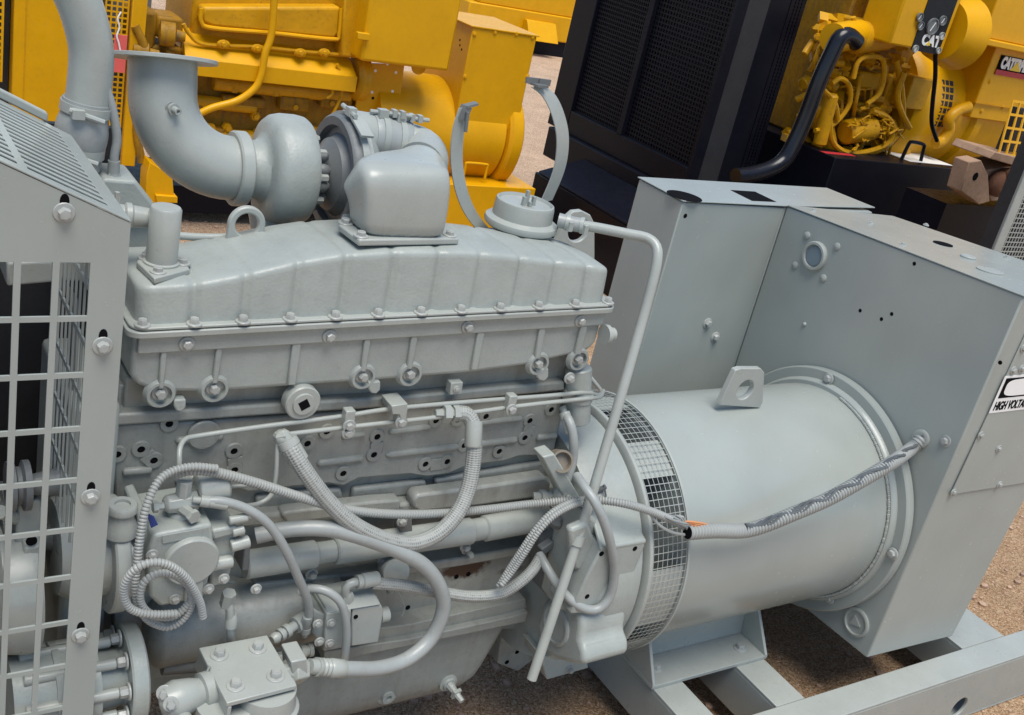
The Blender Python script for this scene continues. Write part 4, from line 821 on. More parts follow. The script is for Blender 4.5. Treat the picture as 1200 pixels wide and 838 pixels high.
# oil cooler body: long horizontal cylinder
a, b = py(178, 738, .03), py(392, 704, .03); mb = MB().lathe(a, b - a, [(-.02, .05), (0, .085), (.01, .09), ((b - a).length - .01, .09), ((b - a).length, .08), ((b - a).length, .0001)], 40); oc = obj('oil_cooler', mb, M_BLOCK, gs)
P = [py(262, 700, -.09), py(269, 712, -.1), py(270, 740, -.1), py(272, 765, -.08)]; mb = MB().tube(spline(P), .010, 10); mb.lathe(py(267, 702, -.095), (0, -.2, 1), [(-.02, .016), (.02, .016), (.02, .012)], 6); mb.lathe(py(271, 728, -.1), (0, 0, 1), [(-.014, .0145), (.012, .0145), (.02, .010)], 12); obj('cooler_line', mb, M_PART, oc)
a, b = py(190, 780, -.02), py(250, 776, -.03); mb = MB().cyl(a, b, .022, 16); obj('suction_pipe', mb, M_DARKP, oc)

# ---- fuel filter head: plate on two canisters
ZPl = .60
P = [at(u, v, Z=ZPl) for u, v in ((233, 759), (313, 744), (348, 803), (266, 824))]
pl = obj('filter_bracket', MB().prism(P, (0, 0, -.012)), M_PART, gs, .002)
mb = MB(); mb.prism([P[0] + V((.004, 0, -.0125)), P[3] + V((.004, 0, -.0125)), P[3] + V((.004, 0, -.05)), P[0] + V((.004, .03, -.08))], (.008, 0, 0)); obj('bracket_side', mb, M_PART, pl, .002)
for u, v in ((257, 768), (302, 760), (276, 804), (323, 793)): bolt(pl, at(u, v, Z=ZPl), Z_, .0125, M_BOLT, .013)
c = at(312, 818, Z=ZPl - .05); mb = MB().lathe(c, Z_, [(-.28, .06), (-.27, .07), (-.035, .07), (-.03, .074), (-.018, .074), (-.012, .066), (.03, .062)], 40); obj('filter_canister', mb, M_PART, pl)
c = at(262, 842, Z=ZPl - .09); mb = MB().lathe(c, Z_, [(-.28, .06), (-.27, .07), (-.035, .07), (-.03, .074), (-.018, .074), (-.012, .066), (.045, .062)], 40); obj('filter_canister', mb, M_PART, pl)
a, b = at(212, 818, Z=.56), at(250, 806, Z=.56); mb = MB().lathe(b, a - b, [(-.03, .035), (0, .035), (0, .040), (.028, .040), (.03, .030), (.05, .036), (.085, .042), (.11, .034), (.12, .0001)], 28); fe = obj('filter_elbow', mb, M_PART, pl)
obj('elbow_port', MB().lathe(at(210, 830, Z=.545) + V((0, -.045, 0)), (-.1, -1, .3), [(-.02, .018), (.004, .018), (.004, .010), (-.01, .009), (-.01, .0001)], 16), M_PART, fe)
bolt(fe, at(193, 812, Z=.58), (-.4, -1, .4), .011, M_BOLT, .015); bolt(fe, at(200, 825, Z=.58), (-.2, -1, .5), .010, M_BOLT, .013)
mb = MB().tube(spline([py(228, 806, -.2), py(238, 796, -.2), py(246, 780, -.2)]), .003, 6); obj('cable_tie', mb, M_PART, pl)
# union block with hose to the right of the plate
a, b = py(337, 787, -.22), py(358, 783, -.2); mb = MB(); mb.lathe(a, b - a, [(-.02, .018), (.0, .018), (.004, .033), (.045, .033), (.047, .02), (.06, .02)], 6); mb.slab([(341, 776), (360, 772), (361, 796), (343, 801)], -.235, -.17); obj('filter_union', mb, M_PART, pl, .003)
a, b = py(338, 738, -.1), py(316, 752, -.12)
mb = MB().lathe(a, b - a, [(-.08, .012), (-.05, .015), (-.05, .021), (-.02, .021), (-.02, .012), (0, .012), (0, .017), (.012, .017), (.012, .011), (.018, .011), (.018, .016), (.028, .016), (.028, .010), (.034, .010), (.034, .014), (.044, .014), (.05, .010)], 10); obj('hose_barb', mb, M_PART, gs)
mb = MB().cyl(py(322, 772, -.08), py(362, 762, -.08), .014, 12); mb.lathe(py(352, 764, -.08), py(372, 760, -.08) - py(352, 764, -.08), [(0, .017), (.012, .017), (.012, .013), (.02, .013), (.02, .017), (.03, .017)], 12); obj('return_fitting', mb, M_PART, gs)

# ---- fuel shut-down solenoid block
mb = MB(); mb.slab([(368, 714), (384, 722), (380, 762), (366, 742)], -.10, .0); mb.slab([(383, 719), (412, 714), (410, 758), (379, 764)], -.115, .0); mb.slab([(413, 714), (447, 709), (450, 716), (444, 753), (411, 758)], -.11, .0)
sb = obj('control_block', mb, M_PART, gs, .004)
mb = MB(); mb.hexa([py(384, 719, -.115), py(447, 709, -.115), py(447, 709, -.115) + V((0, .1, 0)), py(384, 719, -.115) + V((0, .1, 0)), py(380, 708, -.09), py(440, 696, -.09), py(440, 696, -.09) + V((0, .07, 0)), py(380, 708, -.09) + V((0, .07, 0))]); obj('block_top', mb, M_PART, sb, .003)
for u, v in ((388, 730), (386, 754), (372, 731), (374, 752)): bolt(sb, py(u, v, -.117), FR, .008, M_BOLT, .005)
obj('screw_hole', MB().lathe(py(417, 723, -.111), FR, [(-.001, .006), (.0008, .006), (.0008, .0001)], 10), M_INK, sb)
mb = MB().lathe(py(449, 720, -.08), (1, 0, .05), [(-.01, .02), (.012, .02), (.014, .012), (.018, .0001)], 16); obj('block_plug', mb, M_PART, sb)
# oil filler stub with wire and another boss
c = py(462, 668, -.03); mb = MB().lathe(c, (-.25, -1, .35), [(-.03, .036), (.02, .036), (.024, .033), (.024, .028), (.018, .0001)], 28); mb.lathe(c, (0, 0, -1), [(.02, .012), (.05, .014), (.07, .008)], 10); mb.tube(spline([py(463, 688, -.05), py(470, 700, -.06), py(474, 712, -.06), py(471, 722, -.06)]), .0018, 6); obj('sensor_stub', mb, M_PART, block)
mb = MB(); mb.slab([(468, 610), (474, 604), (483, 608), (484, 630), (470, 632)], -.02, .02); obj('pipe_bracket', mb, M_DARKP, block, .003); bolt(block, py(471, 611, -.022), FR, .009, M_BOLT, .010)
mb = MB(); mb.slab([(287, 640), (294, 636), (292, 668), (283, 670)], -.06, .0); obj('pipe_bracket', mb, M_DARKP, block, .003)

# ================================================================== steel lines along the rail
def line(px, Y, r, mat=M_PART, name='steel_line', par=None, step=.01):
    P = [py(q[0], q[1], q[2] if len(q) > 2 else Y) for q in px]; mb = MB().tube(spline(P, step), r, 10); return obj(name, mb, mat, par or gs)
line([(210, 560, -.06), (210, 540, -.05), (211, 525, -.03), (217, 515, -.01), (232, 511, .0), (300, 501, .0), (400, 488), (460, 479), (560, 470), (640, 464), (685, 460), (700, 463, .02), (705, 460, .06), (700, 452, .12), (690, 440, .18)], .0, .0058)
line([(330, 512, -.03), (345, 508), (440, 497), (520, 488), (600, 477), (660, 470), (690, 467), (703, 465, .02), (707, 458, .07)], -.008, .0058)
line([(326, 514, -.02), (325, 530, -.03), (323, 560, -.04), (318, 580, -.045), (304, 590, -.05), (288, 593, -.06)], -.03, .0055)
line([(250, 580, -.09), (262, 572, -.08), (276, 570, -.06), (290, 569, -.04)], -.05, .004)
for u, v in ((408, 488), (469, 484), (598, 470), (407, 496)):
    mb = MB(); c = py(u, v, -.012); mb.obox(c, Z_, .012, .012, .020); o = obj('line_clip', mb, M_PART, gs, .003); bolt(o, c + V((0, -.012, -.018)), FR, .010, M_BOLT, .008)
mb = MB(); mb.slab([(459, 476), (478, 473), (476, 497), (472, 498), (468, 486), (460, 486)], -.028, .03); obj('line_bracket', mb, M_PART, gs, .002)

# ================================================================== hoses and wiring
def hose(name, px, r, kind='smooth', n=14, fit=None, step=None, par=None):
    P = [py(*q) for q in px]
    if kind == 'rib':
        S = spline(P, .0024); rad = [r * (.76 if i % 3 == 0 else 1) for i in range(len(S))]; mb = MB().tube(S, r, n, radii=rad); o = obj(name, mb, M_RIB, par or gs, ang=30)
    else:
        S = spline(P, .01); mb = MB().tube(S, r, n); o = obj(name, mb, M_BRAID if kind == 'braid' else M_HOSE, par or gs)
    for e in (fit or ()):
        k, d = (0, 1) if e == 0 else (len(S) - 1, -1); j = k + d * min(8, len(S) // 3); a = S[k]; ax = (S[j] - S[k])
        mb = MB().lathe(a, ax, [(-.022, r * .75), (-.006, r * .75), (-.006, r * 1.25), (.012, r * 1.25), (.012, r * 1.05), (.014, r * 1.18), (.05, r * 1.18), (.052, r * 1.02)], 12); obj('hose_fitting', mb, M_PART, o)
    return o
hose('braided_hose', [(337, 518, -.03), (345, 532, -.05), (360, 556, -.07), (385, 588, -.09), (415, 615, -.11), (450, 632, -.12), (482, 637, -.12), (512, 626, -.12), (535, 603, -.11), (548, 575, -.09), (554, 545, -.07), (556, 515, -.05), (554, 497, -.03), (547, 486, -.015), (536, 484, -.01)], .0198, 'braid', fit=(0,))
p = py(555, 508, -.045); mb = MB().lathe(p, py(555, 520, -.053) - py(556, 496, -.03), [(-.03, .0215), (.03, .0215), (.034, .019)], 16); obj('hose_collar', mb, M_PART, gs)
p = py(532, 484, -.01); mb = MB().lathe(p, (-1, .1, 0), [(-.012, .021), (.004, .021), (.004, .014), (.012, .014), (.012, .024), (.03, .024), (.03, .012), (.05, .010)], 6); obj('hose_union', mb, M_PART, gs)
p = py(331, 513, -.02); mb = MB().lathe(p, (-.3, .2, .9), [(-.02, .016), (.01, .02), (.016, .014)], 6); mb.ball(p, .02, 10); obj('hose_union', mb, M_PART, gs)
hose('wiring_conduit', [(205, 556, -.08), (225, 551, -.09), (255, 554, -.09), (300, 566, -.09), (350, 582, -.085), (400, 596, -.08), (450, 602, -.075), (510, 602, -.075), (570, 597, -.08), (630, 590, -.09), (690, 586, -.15), (730, 590, -.2), (765, 600, -.225), (790, 611, -.235), (806, 619, -.24)], .0112, 'rib')
hose('engine_wiring_conduit', [(255, 549, -.10), (225, 547, -.10), (200, 553, -.105), (184, 566, -.12), (171, 595, -.145), (164, 630, -.16), (160, 668, -.172)], .0088, 'rib')
# the slack coil in front of the pump
coil = [(160, 668, -.172), (158.5, 690, -.178), (163, 711, -.182), (174, 727, -.184), (195, 735, -.186), (213, 727, -.188), (224, 709, -.192), (221, 688, -.198), (206, 675, -.204), (187, 672, -.206), (170, 681, -.206), (164, 697, -.204), (168, 712, -.2), (182, 722, -.198), (200, 723, -.196), (214, 715, -.192), (226, 700, -.19)]
hose('coiled_conduit', coil, .0082, 'rib')
coil2 = [(238, 724, -.212), (234, 705, -.216), (221, 681, -.224), (203, 665, -.23), (184, 659, -.232), (165, 663, -.23), (152, 674, -.224), (145, 690, -.218), (148.5, 708, -.214), (161, 717, -.212), (184, 720, -.212), (206, 719, -.21)]
hose('coiled_conduit', coil2, .0086, 'rib')
hose('fuel_hose', [(238, 587, -.1), (262, 588, -.11), (290, 597, -.12), (315, 615, -.13), (335, 645, -.135), (350, 678, -.13), (360, 702, -.12), (362, 720, -.11), (358, 738, -.1)], .0105, 'smooth', fit=(0, 1))
hose('oil_hose', [(300, 628, -.05), (340, 620, -.07), (385, 620, -.1), (425, 630, -.12), (465, 645, -.13), (498, 664, -.14), (516, 690, -.15), (519, 716, -.155), (505, 748, -.16), (478, 772, -.175), (445, 783, -.19), (410, 784, -.2), (375, 782, -.205)], .0188, 'smooth', 16)
p0, p1 = py(405, 784, -.2), py(362, 781, -.21); mb = MB().lathe(p1, p0 - p1, [(0, .018), (.02, .018), (.02, .022), (.03, .022), (.034, .019), (.04, .022), (.046, .019), (.052, .022), (.058, .019), (.064, .023), (.10, .022), (.104, .019)], 16); obj('hose_collar', mb, M_PART, gs)
hose('drain_hose', [(436, 683, -.09), (470, 686, -.1), (510, 693, -.11), (550, 699, -.12), (585, 696, -.13), (608, 683, -.14), (624, 668, -.13), (634, 652, -.1)], .0155, 'braid', 16)
p0 = py(436, 683, -.09); mb = MB().tube(spline([py(407, 702, -.09), py(405, 690, -.09), py(412, 683, -.09), py(430, 682, -.09)]), .011, 12); mb.lathe(py(418, 682, -.09), X_, [(0, .012), (.0, .017), (.012, .017), (.012, .014), (.016, .0185), (.055, .0185), (.058, .016)], 14); mb.lathe(py(407, 702, -.09), Z_, [(-.01, .015), (.012, .015), (.02, .011)], 6); obj('hose_elbow', mb, M_PART, gs)
hose('bleed_hose', [(352, 694, -.08), (368, 690, -.1), (385, 694, -.12), (399, 706, -.135), (405, 725, -.14), (406, 750, -.14), (403, 775, -.14)], .0105, 'smooth')
hose('wiring_conduit', [(587, 686, -.16), (600, 670, -.16), (615, 648, -.17), (632, 622, -.175), (650, 604, -.17), (672, 592, -.16), (690, 588, -.155)], .0085, 'rib', 10)
hose('wiring_conduit', [(584, 688, -.15), (596, 668, -.15), (611, 645, -.16), (628, 620, -.165), (646, 601, -.16), (668, 589, -.15), (688, 584, -.15)], .0085, 'rib', 10)
hose('turbo_drain_hose', [(676, 558, -.12), (684, 570, -.17), (697, 588, -.215), (708, 612, -.24), (716, 640, -.25), (720, 668, -.25), (716, 695, -.25), (704, 712, -.25), (688, 714, -.24), (670, 704, -.22), (653, 685, -.18), (640, 664, -.14), (632, 650, -.1)], .0125, 'smooth', 16, fit=())
hose('coolant_bypass_hose', [(662, 486, .0), (668, 496, -.03), (672, 515, -.05), (671, 540, -.06), (664, 562, -.07), (656, 580, -.07)], .0125, 'smooth', fit=(0, 1))
mb = MB().cyl(py(678, 430, .04), py(676, 494, .02), .036, 20, ch=.004); mb.lathe(py(677, 462, .03), Z_, [(-.012, .042), (.012, .042)], 20); obj('coolant_riser', mb, M_CAST, gs); bolt(gs, py(667, 443, -.01), FR, .010, M_BOLT, .012)
mb = MB(); mb.lathe(py(655, 582, -.07), (.1, 0, 1), [(-.03, .016), (.0, .02), (.02, .022), (.03, .018), (.05, .018)], 8); mb.cyl(py(625, 582, -.04), py(650, 580, -.06), .012, 8); mb.lathe(py(633, 581, -.05), X_, [(0, .016), (.016, .016)], 6); obj('drain_tee', mb, M_PART, gs)
mb = MB(); mb.slab([(638, 640), (662, 612), (672, 625), (664, 690), (640, 700)], -.07, .02); obj('housing_cover', mb, M_DARKP, gs, .01); obj('sender_unit', MB().ball(py(652, 612, -.1), .02, 8), M_DARKP, gs); obj('sender_unit', MB().obox(py(640, 640, -.09), (1, 0, .6), .012, .012, .02), M_DARKP, gs, .003)
# cable from the engine across the alternator to the cabinet
base = [(806, 624, -.26), (835, 622, -.265), (870, 622, -.27), (895, 616, -.275), (930, 602, -.28), (970, 585, -.28), (1010, 563, -.275), (1045, 542, -.26), (1065, 527, -.24), (1080, 514, -.2)]
P = [py(*q) for q in base]; P[-1] = onpan(1079, 515, .002); P[-2] = onpan(1066, 527, .05)
S = spline(P, .0036); mb = MB().tube(S, .0, 16, radii=[(.0215 if i % 3 else .0175) for i in range(len(S))]); mc = obj('main_cable_conduit', mb, M_RIB, gs, ang=30)
S2 = spline([p + V((0, -.006, .020)) for p in P[2:]], .01); 
mb = MB()
for k in range(5):
    a = k * 1.2; mb.tube([q + V((0, -.003 * math.cos(a) + .005 * math.sin(i * .55 + a), -.004 + .005 * math.sin(a) + .005 * math.cos(i * .5 + a))) for i, q in enumerate(S2)], .0040, 6)
obj('loom_wires', mb, paint('dark_grey_wire', (.085, .095, .10), .45, .3, .05), mc)
mb = MB()
for k in range(6): mb.tube(spline([py(768 + k * 4, 597 + k * 2, -.22), py(785 + k * 3, 608 + 3 * math.sin(k), -.245), py(808, 614 + k * 2, -.255), py(832, 615 + k * 2.2, -.258)]), .0034, 6)
obj('loose_wires', mb, M_HOSE, mc)
mb = MB()
for k in range(4): mb.tube(spline([py(802 + k, 611 + k * 1.5, -.25), py(815, 612 + k * 2, -.262), py(831, 615 + k * 2, -.258)]), .0028, 6)
obj('orange_wires', mb, M_COPPER, mc)
mb = MB().tube(spline([py(762, 602, -.22), py(772, 615, -.235), (py(788, 624, -.245)), py(806, 627, -.255), py(822, 628, -.262)]), .0045, 8); obj('loose_wires', mb, M_HOSE, mc)
obj('conduit_mouth', MB().lathe(S[0] + (S[0] - S[3]) * .02, S[0] - S[3], [(0, .018), (.002, .018), (.002, .0001)], 14), M_INK, mc)
p = onpan(1080, 514); obj('cable_grommet', MB().lathe(p, LF, [(-.002, .030), (.008, .030), (.010, .026), (.010, .02)], 24), M_PART, mc)

exec_bg = True
# ================================================================== YELLOW GENERATOR SET (behind, left)
yg = thing('generator_set', (2.2, 4.75, GZ), 'all yellow generator set behind the grey engine, red tag on its mesh guard', 'generator set')
YY = 4.4
def bx2(mb, a, b, Y, depth):
    p, q = py(*a, Y), py(*b, Y); return mb.box(p.x, q.x, Y, Y + depth, p.z, q.z)
def wob(name, mb, mat, par, bev=.008, **k): return obj(name, mb, mat, par, bev, **k)
# generator terminal box
mb = MB(); mb.box(3.22, 3.735, YY, YY + .62, .74, 1.405); ybx = wob('terminal_box', mb, M_YEL, yg, .006)
mb = MB(); mb.box(3.20, 3.75, YY - .01, YY + .63, 1.405, 1.415); obj('box_lid', mb, M_YEL, ybx, .002)
for u, v in ((556, 40), (580, 38), (605, 40), (624, 44), (545, 90), (618, 90), (606, 140), (540, 140)): bolt(ybx, py(u, v, YY), FR, .011, M_YEL, .007)
for u, v in ((539, 47), (539, 53), (541, 58)): obj('screw_hole', MB().lathe(at(u, v, X=3.22), LF, [(-.001, .008), (.001, .008), (.001, .0001)], 10), M_INK, ybx)
YGC = YY + .33; yz = .64; yr = .36
mb = MB().lathe((2.66, YGC, yz), X_, [(0, .30), (0, yr), (.98, yr), (1.0, yr - .02)], 64); yalt = obj('alternator_body', mb, M_YEL, yg)
mb = MB().lathe((3.66, YGC, yz), X_, [(0, .3), (0, yr + .02), (.02, yr + .045), (.10, yr + .045), (.12, yr + .02), (.12, .2)], 64); obj('end_ring', mb, M_YEL, yalt)
mb = MB(); 
# base with handle
a = py(512, 225, YY - .08); mb = MB(); mb.box(3.0, 3.93, YY - .12, YY + .3, -.02, .36); ybase = wob('base_tank', mb, M_YEL, yg, .006)
mb = MB(); mb.box(-1.2, 2.98, YY + .3, YY + .9, GZ + .08, .12); mb.box(2.98, 4.0, YY + .0, YY + .9, GZ, -.02); obj('skid_rail', mb, M_BLK, yg)
h0, h1, h2, h3 = at(541, 212, Z=.365), None, None, at(566, 211, Z=.365)
h0 = py(543, 207, YY - .05); h3 = py(568, 209, YY - .05); mb = MB().tube(spline([h0, h0 + V((0, 0, .08)), h0 + V((.01, 0, .10)), h3 + V((-.01, 0, .10)), h3 + V((0, 0, .08)), h3], .01), .010, 8); obj('lifting_handle', mb, M_YEL, ybase)
# plate between engine and generator, its lit holes painted as white discs
mb = MB(); mb.slab([(424, 74), (474, 76), (462, 170), (412, 165)], YY + .08, YY + .10); ypl = wob('mounting_plate', mb, M_YEL, yg, .002)
for u, v in ((435, 70), (454, 75), (440, 83), (464, 85), (436, 108), (460, 107), (437, 115), (442, 136)): obj('bolt_hole', MB().lathe(py(u, v, YY + .08), FR, [(-.001, .010), (.001, .010), (.001, .0001)], 10), M_WHITE if v < 110 else M_INK, ypl)
mb = MB().lathe(py(490, 78, YY + .05), FR, [(0, .05), (.015, .05), (.02, .04), (.02, .0001)], 24); obj('lift_boss', mb, M_YEL, ypl)
# control box over the coupling
mb = MB(); p, q = py(426, 72, YY - .16), py(532, 68, YY - .16); mb.box(p.x - .02, q.x - .02, YY - .16, YY + .12, p.z + .0, 1.75); ycb = wob('control_box', mb, M_YEL, yg, .02, seg=3)
obj('box_latch', MB().slab([(420, 38), (434, 40), (433, 48), (419, 46)], YY - .19, YY - .15), M_YEL, ycb, .004)
# engine: block, side covers, ledge, heads
mb = MB(); mb.box(1.25, 2.62, YY + .18, YY + .9, .34, .98); yblk = wob('engine_block', mb, M_YDARK, yg, .02)
p, q = py(222, 66, YY), py(416, 94, YY); 
mb = MB(); mb.hexa([(p.x - .03, YY - .03, .985), (q.x, YY - .03, .985), (q.x, YY + .2, 1.0), (p.x, YY + .2, 1.0), (p.x - .03, YY - .02, 1.0), (q.x, YY - .02, 1.0), (q.x, YY + .2, 1.13), (p.x, YY + .2, 1.13)]); mb.box(p.x - .03, q.x, YY - .035, YY - .02, .90, 1.0); wob('walkway_ledge', mb, M_YEL, yblk, .004)
mb = MB(); mb.box(1.42, 2.55, YY + .16, YY + .75, 1.08, 1.5); wob('upper_block', mb, M_YCAST, yblk, .02)
for x0_, x1_ in ((1.45, 1.98), (2.0, 2.53)):
    pass
mb = MB(); mb.slab([(238, 8), (400, 8), (398, 40), (392, 46), (250, 32), (236, 26)], YY + .04, YY + .16); ycv = wob('side_cover', mb, M_YCAST, yblk, .02, seg=3)
mb = MB(); mb.tube(spline([py(u, v, YY + .03) for u, v in ((236, 10), (236, 26), (250, 33), (320, 39), (390, 46), (397, 41), (400, 10))], .02), .013, 8); obj('cover_rim', mb, M_YEL, ycv)
for u, v in ((262, 52), (302, 57), (352, 62), (380, 62)):
    obj('cover_clamp', MB().ball(py(u, v, YY + .03), .035, 10, (1.2, .6, .8)), M_YCAST, ycv); bolt(ycv, py(u, v, YY + .01), FR, .016, M_YCAST, .02)
mb = MB().tube(spline([py(u, v, YY + .05) for u, v in ((215, 28), (222, 40), (240, 52), (300, 55), (350, 60), (385, 63), (420, 66))], .02), .012, 8); obj('oil_line', mb, M_YCAST, ycv)
mb = MB().tube(spline([py(u, v, YY - .06) for u, v in ((322, -10), (318, 40), (311, 62), (306, 88), (298, 104), (278, 118), (250, 126), (232, 134))], .02), .022, 12); obj('coolant_tube', mb, M_YEL, yblk)
mb = MB()
for a, b in (((240, 150), (262, 178)), ((262, 112), (312, 128)), ((330, 112), (362, 132)), ((210, 120), (236, 150)), ((380, 100), (412, 130))): bx2(mb, (a[0], a[1]), (b[0], b[1]), YY + .10, .12)
wob('block_casting', mb, M_YDARK, yblk, .015)
mb = MB()
for a, b, r in (((250, 96), (410, 112), .05), ((232, 160), (420, 172), .06), ((225, 118), (300, 126), .04)): mb.cyl(py(*a, YY + .14), py(*b, YY + .14), r, 16, ch=.01)
obj('oil_gallery', mb, M_YCAST, yblk)
for k in range(16): u = random.uniform(225, 410); v = random.uniform(100, 175); c = py(u, v, YY + .15); obj('block_plug', MB().lathe(c, FR, [(0, .03), (.04, .03), (.04, .018), (.06, .018)], 6), M_YCAST, yblk)
mb = MB().tube(spline([py(u, v, YY + .02) for u, v in ((395, 75), (402, 100), (392, 130), (376, 150))], .02), .010, 8); mb.tube(spline([py(u, v, YY) for u, v in ((385, 95), (390, 108), (383, 115))], .02), .012, 8); obj('dipstick', mb, M_YCAST, yblk)
mb = MB().lathe(py(417, 90, YY + .12), X_, [(-.03, .12), (0, .15), (.05, .15), (.06, .10)], 32); obj('flywheel_housing', mb, M_YCAST, yblk)
mb = MB(); mb.slab([(404, -5), (424, -5), (416, 68), (400, 66)], YY + .0, YY + .12); wob('rear_bracket', mb, M_YCAST, yblk, .01)
# front of its engine: pulley guard region left of the block
mb = MB()
for a, b in (((152, 10), (182, 60)), ((184, 18), (214, 48)), ((160, 70), (186, 120)), ((176, 52), (214, 70))): bx2(mb, a, b, YY + .12, .25)
wob('accessory_drive', mb, M_YDARK, yg, .02)
mb = MB()
for u, v, R_, Yd in ((196, 40, .07, .05), (172, 95, .11, .08), (165, 60, .05, .02), (200, 110, .09, .1)): mb.lathe(py(u, v, YY + Yd), (1, -.2, 0), [(-.05, .02), (-.04, R_), (.04, R_), (.05, R_ * .5), (.1, R_ * .4)], 24)
mb.tube(spline([py(u, v, YY) for u, v in ((158, 30), (170, 60), (168, 100), (160, 150), (166, 190))], .02), .025, 10); mb.tube(spline([py(u, v, YY + .05) for u, v in ((200, 60), (188, 90), (192, 130), (182, 170), (184, 215))], .02), .03, 10)
obj('belt_drive', mb, M_YDARK, yg)
mb = MB(); mb.box(1.0, 1.22, YY + .3, YY + .9, .3, 1.3); obj('engine_front', mb, M_DARKP, yg)
# post / bracket (150-205, 190-245)
mb = MB(); mb.slab([(176, 190), (202, 206), (204, 230), (200, 244), (170, 243), (172, 205)], YY - .15, YY - .0); wob('skid_bracket', mb, M_YEL, yg, .004)
mb = MB(); mb.slab([(183, 229), (208, 231), (208, 238), (184, 237)], YY - .18, YY - .02); wob('skid_bracket', mb, M_YEL, yg, .002)
# radiator case with mesh sides
p, q = py(15, 190, YY), py(112, 20, YY); X0r, X1r = py(14, 100, YY).x, py(112, 100, YY).x
mb = MB(); mb.box(X0r, X1r, YY, YY + 1.0, .30, 2.0); rad = wob('radiator_case', mb, M_YEL, yg, .006)
mb = MB(); mb.box((X0r + X1r) / 2 - .16, (X0r + X1r) / 2 - .155, YY - .003, YY, .32, 2.0); obj('case_seam', mb, M_YCAST, rad)
def meshpanel(x0, x1, z0, z1, Y, p=.035, b=.012):
    nx2 = int((x1 - x0) / p); nz2 = int((z1 - z0) / p); us = sum([[x0 + i * p, x0 + i * p + b] for i in range(nx2 + 1)], []); vs2 = sum([[z0 + i * p, z0 + i * p + b] for i in range(nz2 + 1)], [])
    return MB().grid(us, vs2, lambda i, j: i % 2 == 0 or j % 2 == 0, lambda u, v: (u, Y, v), (0, .006, 0))
obj('mesh_guard', meshpanel(X0r - .55, X0r - .03, .75, 1.7, YY), M_YEL, yg); obj('mesh_guard', meshpanel(X1r + .03, X1r + .16, .35, 1.5, YY + .02, .03, .009), M_YEL, yg)
mb = MB(); mb.box(X0r - .6, X0r - .005, YY + .1, YY + .95, .4, 1.8); obj('radiator_core', mb, M_BLACKI, yg)
mb = MB(); mb.box(X1r + .17, X1r + .25, YY - .0, YY + .1, .32, 1.5); wob('guard_post', mb, M_YEL, yg, .004)
# red tag hanging by a wire on the mesh guard
tp = py(139, 64, YY - .05)
tg = thing('hang_tag', (tp.x, YY - .05, tp.z - .14), 'blank red tag hanging by a white wire on the yellow mesh guard', 'tag')
p, q = py(129.5, 84, YY - .06), py(149.5, 42, YY - .06)
mb = MB(); mb.box(p.x + .01, q.x, YY - .06, YY - .056, p.z, q.z); obj('tag_card', mb, M_RED, tg, .001)
mb = MB().tube(spline([py(u, v, YY - .065) for u, v in ((141, 60), (139, 50), (137, 42), (140, 32), (138, 22), (142, 14))], .01), .005, 6); obj('tag_wire', mb, M_WHITE, tg)

# ================================================================== BLACK-FRAMED YELLOW GENERATOR SET (behind, right)
XB = 4.6; YB = 3.1
bk = thing('generator_set', (6.2, 4.1, GZ), 'yellow generator set with black radiator grille and black base tank behind the grey cabinet', 'generator set')
p0 = at(667, 139, X=XB); p1 = at(809, 186, X=XB); zB = (p0.z + p1.z) / 2; yL = at(640, 150, X=XB).y; yR = at(829, 128, X=XB).y
yl, yr_ = p0.y, p1.y; zlo, zhi = zB, 2.3
mb = MB(); bars_y = []
# frame
mb.box(XB, XB + .10, yl, yL, zlo - .18, zhi); mb.box(XB, XB + .10, yR, yr_, zlo - .18, zhi); mb.box(XB, XB + .10, yr_, yl, zlo - .18, zlo); rf = wob('radiator_frame', mb, M_BLK, bk, .006)
ym = at(727, 150, X=XB).y
mb = MB(); mb.box(XB - .004, XB + .06, ym - .03, ym + .03, zlo, zhi); obj('grille_mullion', mb, M_GRILLE, rf, .003)
for a, b in ((yr_, ym - .03), (ym + .03, yl)):
    n_ = 25; pit = (b - a) / n_; us = sum([[a + i * pit, a + i * pit + pit * .34] for i in range(n_)], []) + [b]; nz2 = 46; pz_ = (zhi - zlo) / nz2; vs2 = sum([[zlo + i * pz_, zlo + i * pz_ + pz_ * .34] for i in range(nz2)], []) + [zhi]
    obj('grille', MB().grid(us, vs2, lambda i, j: i % 2 == 0 or j % 2 == 0, lambda y, z: (XB + .03, y, z), (.008, 0, 0)), M_GRILLE, rf)
mb = MB(); mb.box(XB + .10, XB + .30, yR + .02, yL - .02, zlo - .1, zhi); obj('radiator_core', mb, M_BLACKI, rf)
# shroud side and louvred guard
xS = XB + .30
q0 = py(890, 200, yR); q1 = py(948, 22, yR)
xsh = (q0.x + q1.x) / 2 - .05
mb = MB(); mb.box(XB + .30, xsh - .12, yR + .03, yL - .03, zlo - .15, zhi); wob('radiator_shroud', mb, M_BLK, bk, .01)
mb = MB(); n_ = 60; us = [xsh - .119, xsh - .085, xsh - .075, xsh - .055, xsh - .045, xsh - .025, xsh - .015, xsh + .02]
vs2 = sum([[zlo - .1 + i * .025, zlo - .1 + i * .025 + .006] for i in range(n_)], []); mb.grid(us, vs2, lambda i, j: i % 2 == 0 or j % 2 == 0 or j > 112, lambda u, v: (u, yR + .03, v), (0, .01, 0)); obj('fan_guard', mb, M_BLK, bk)
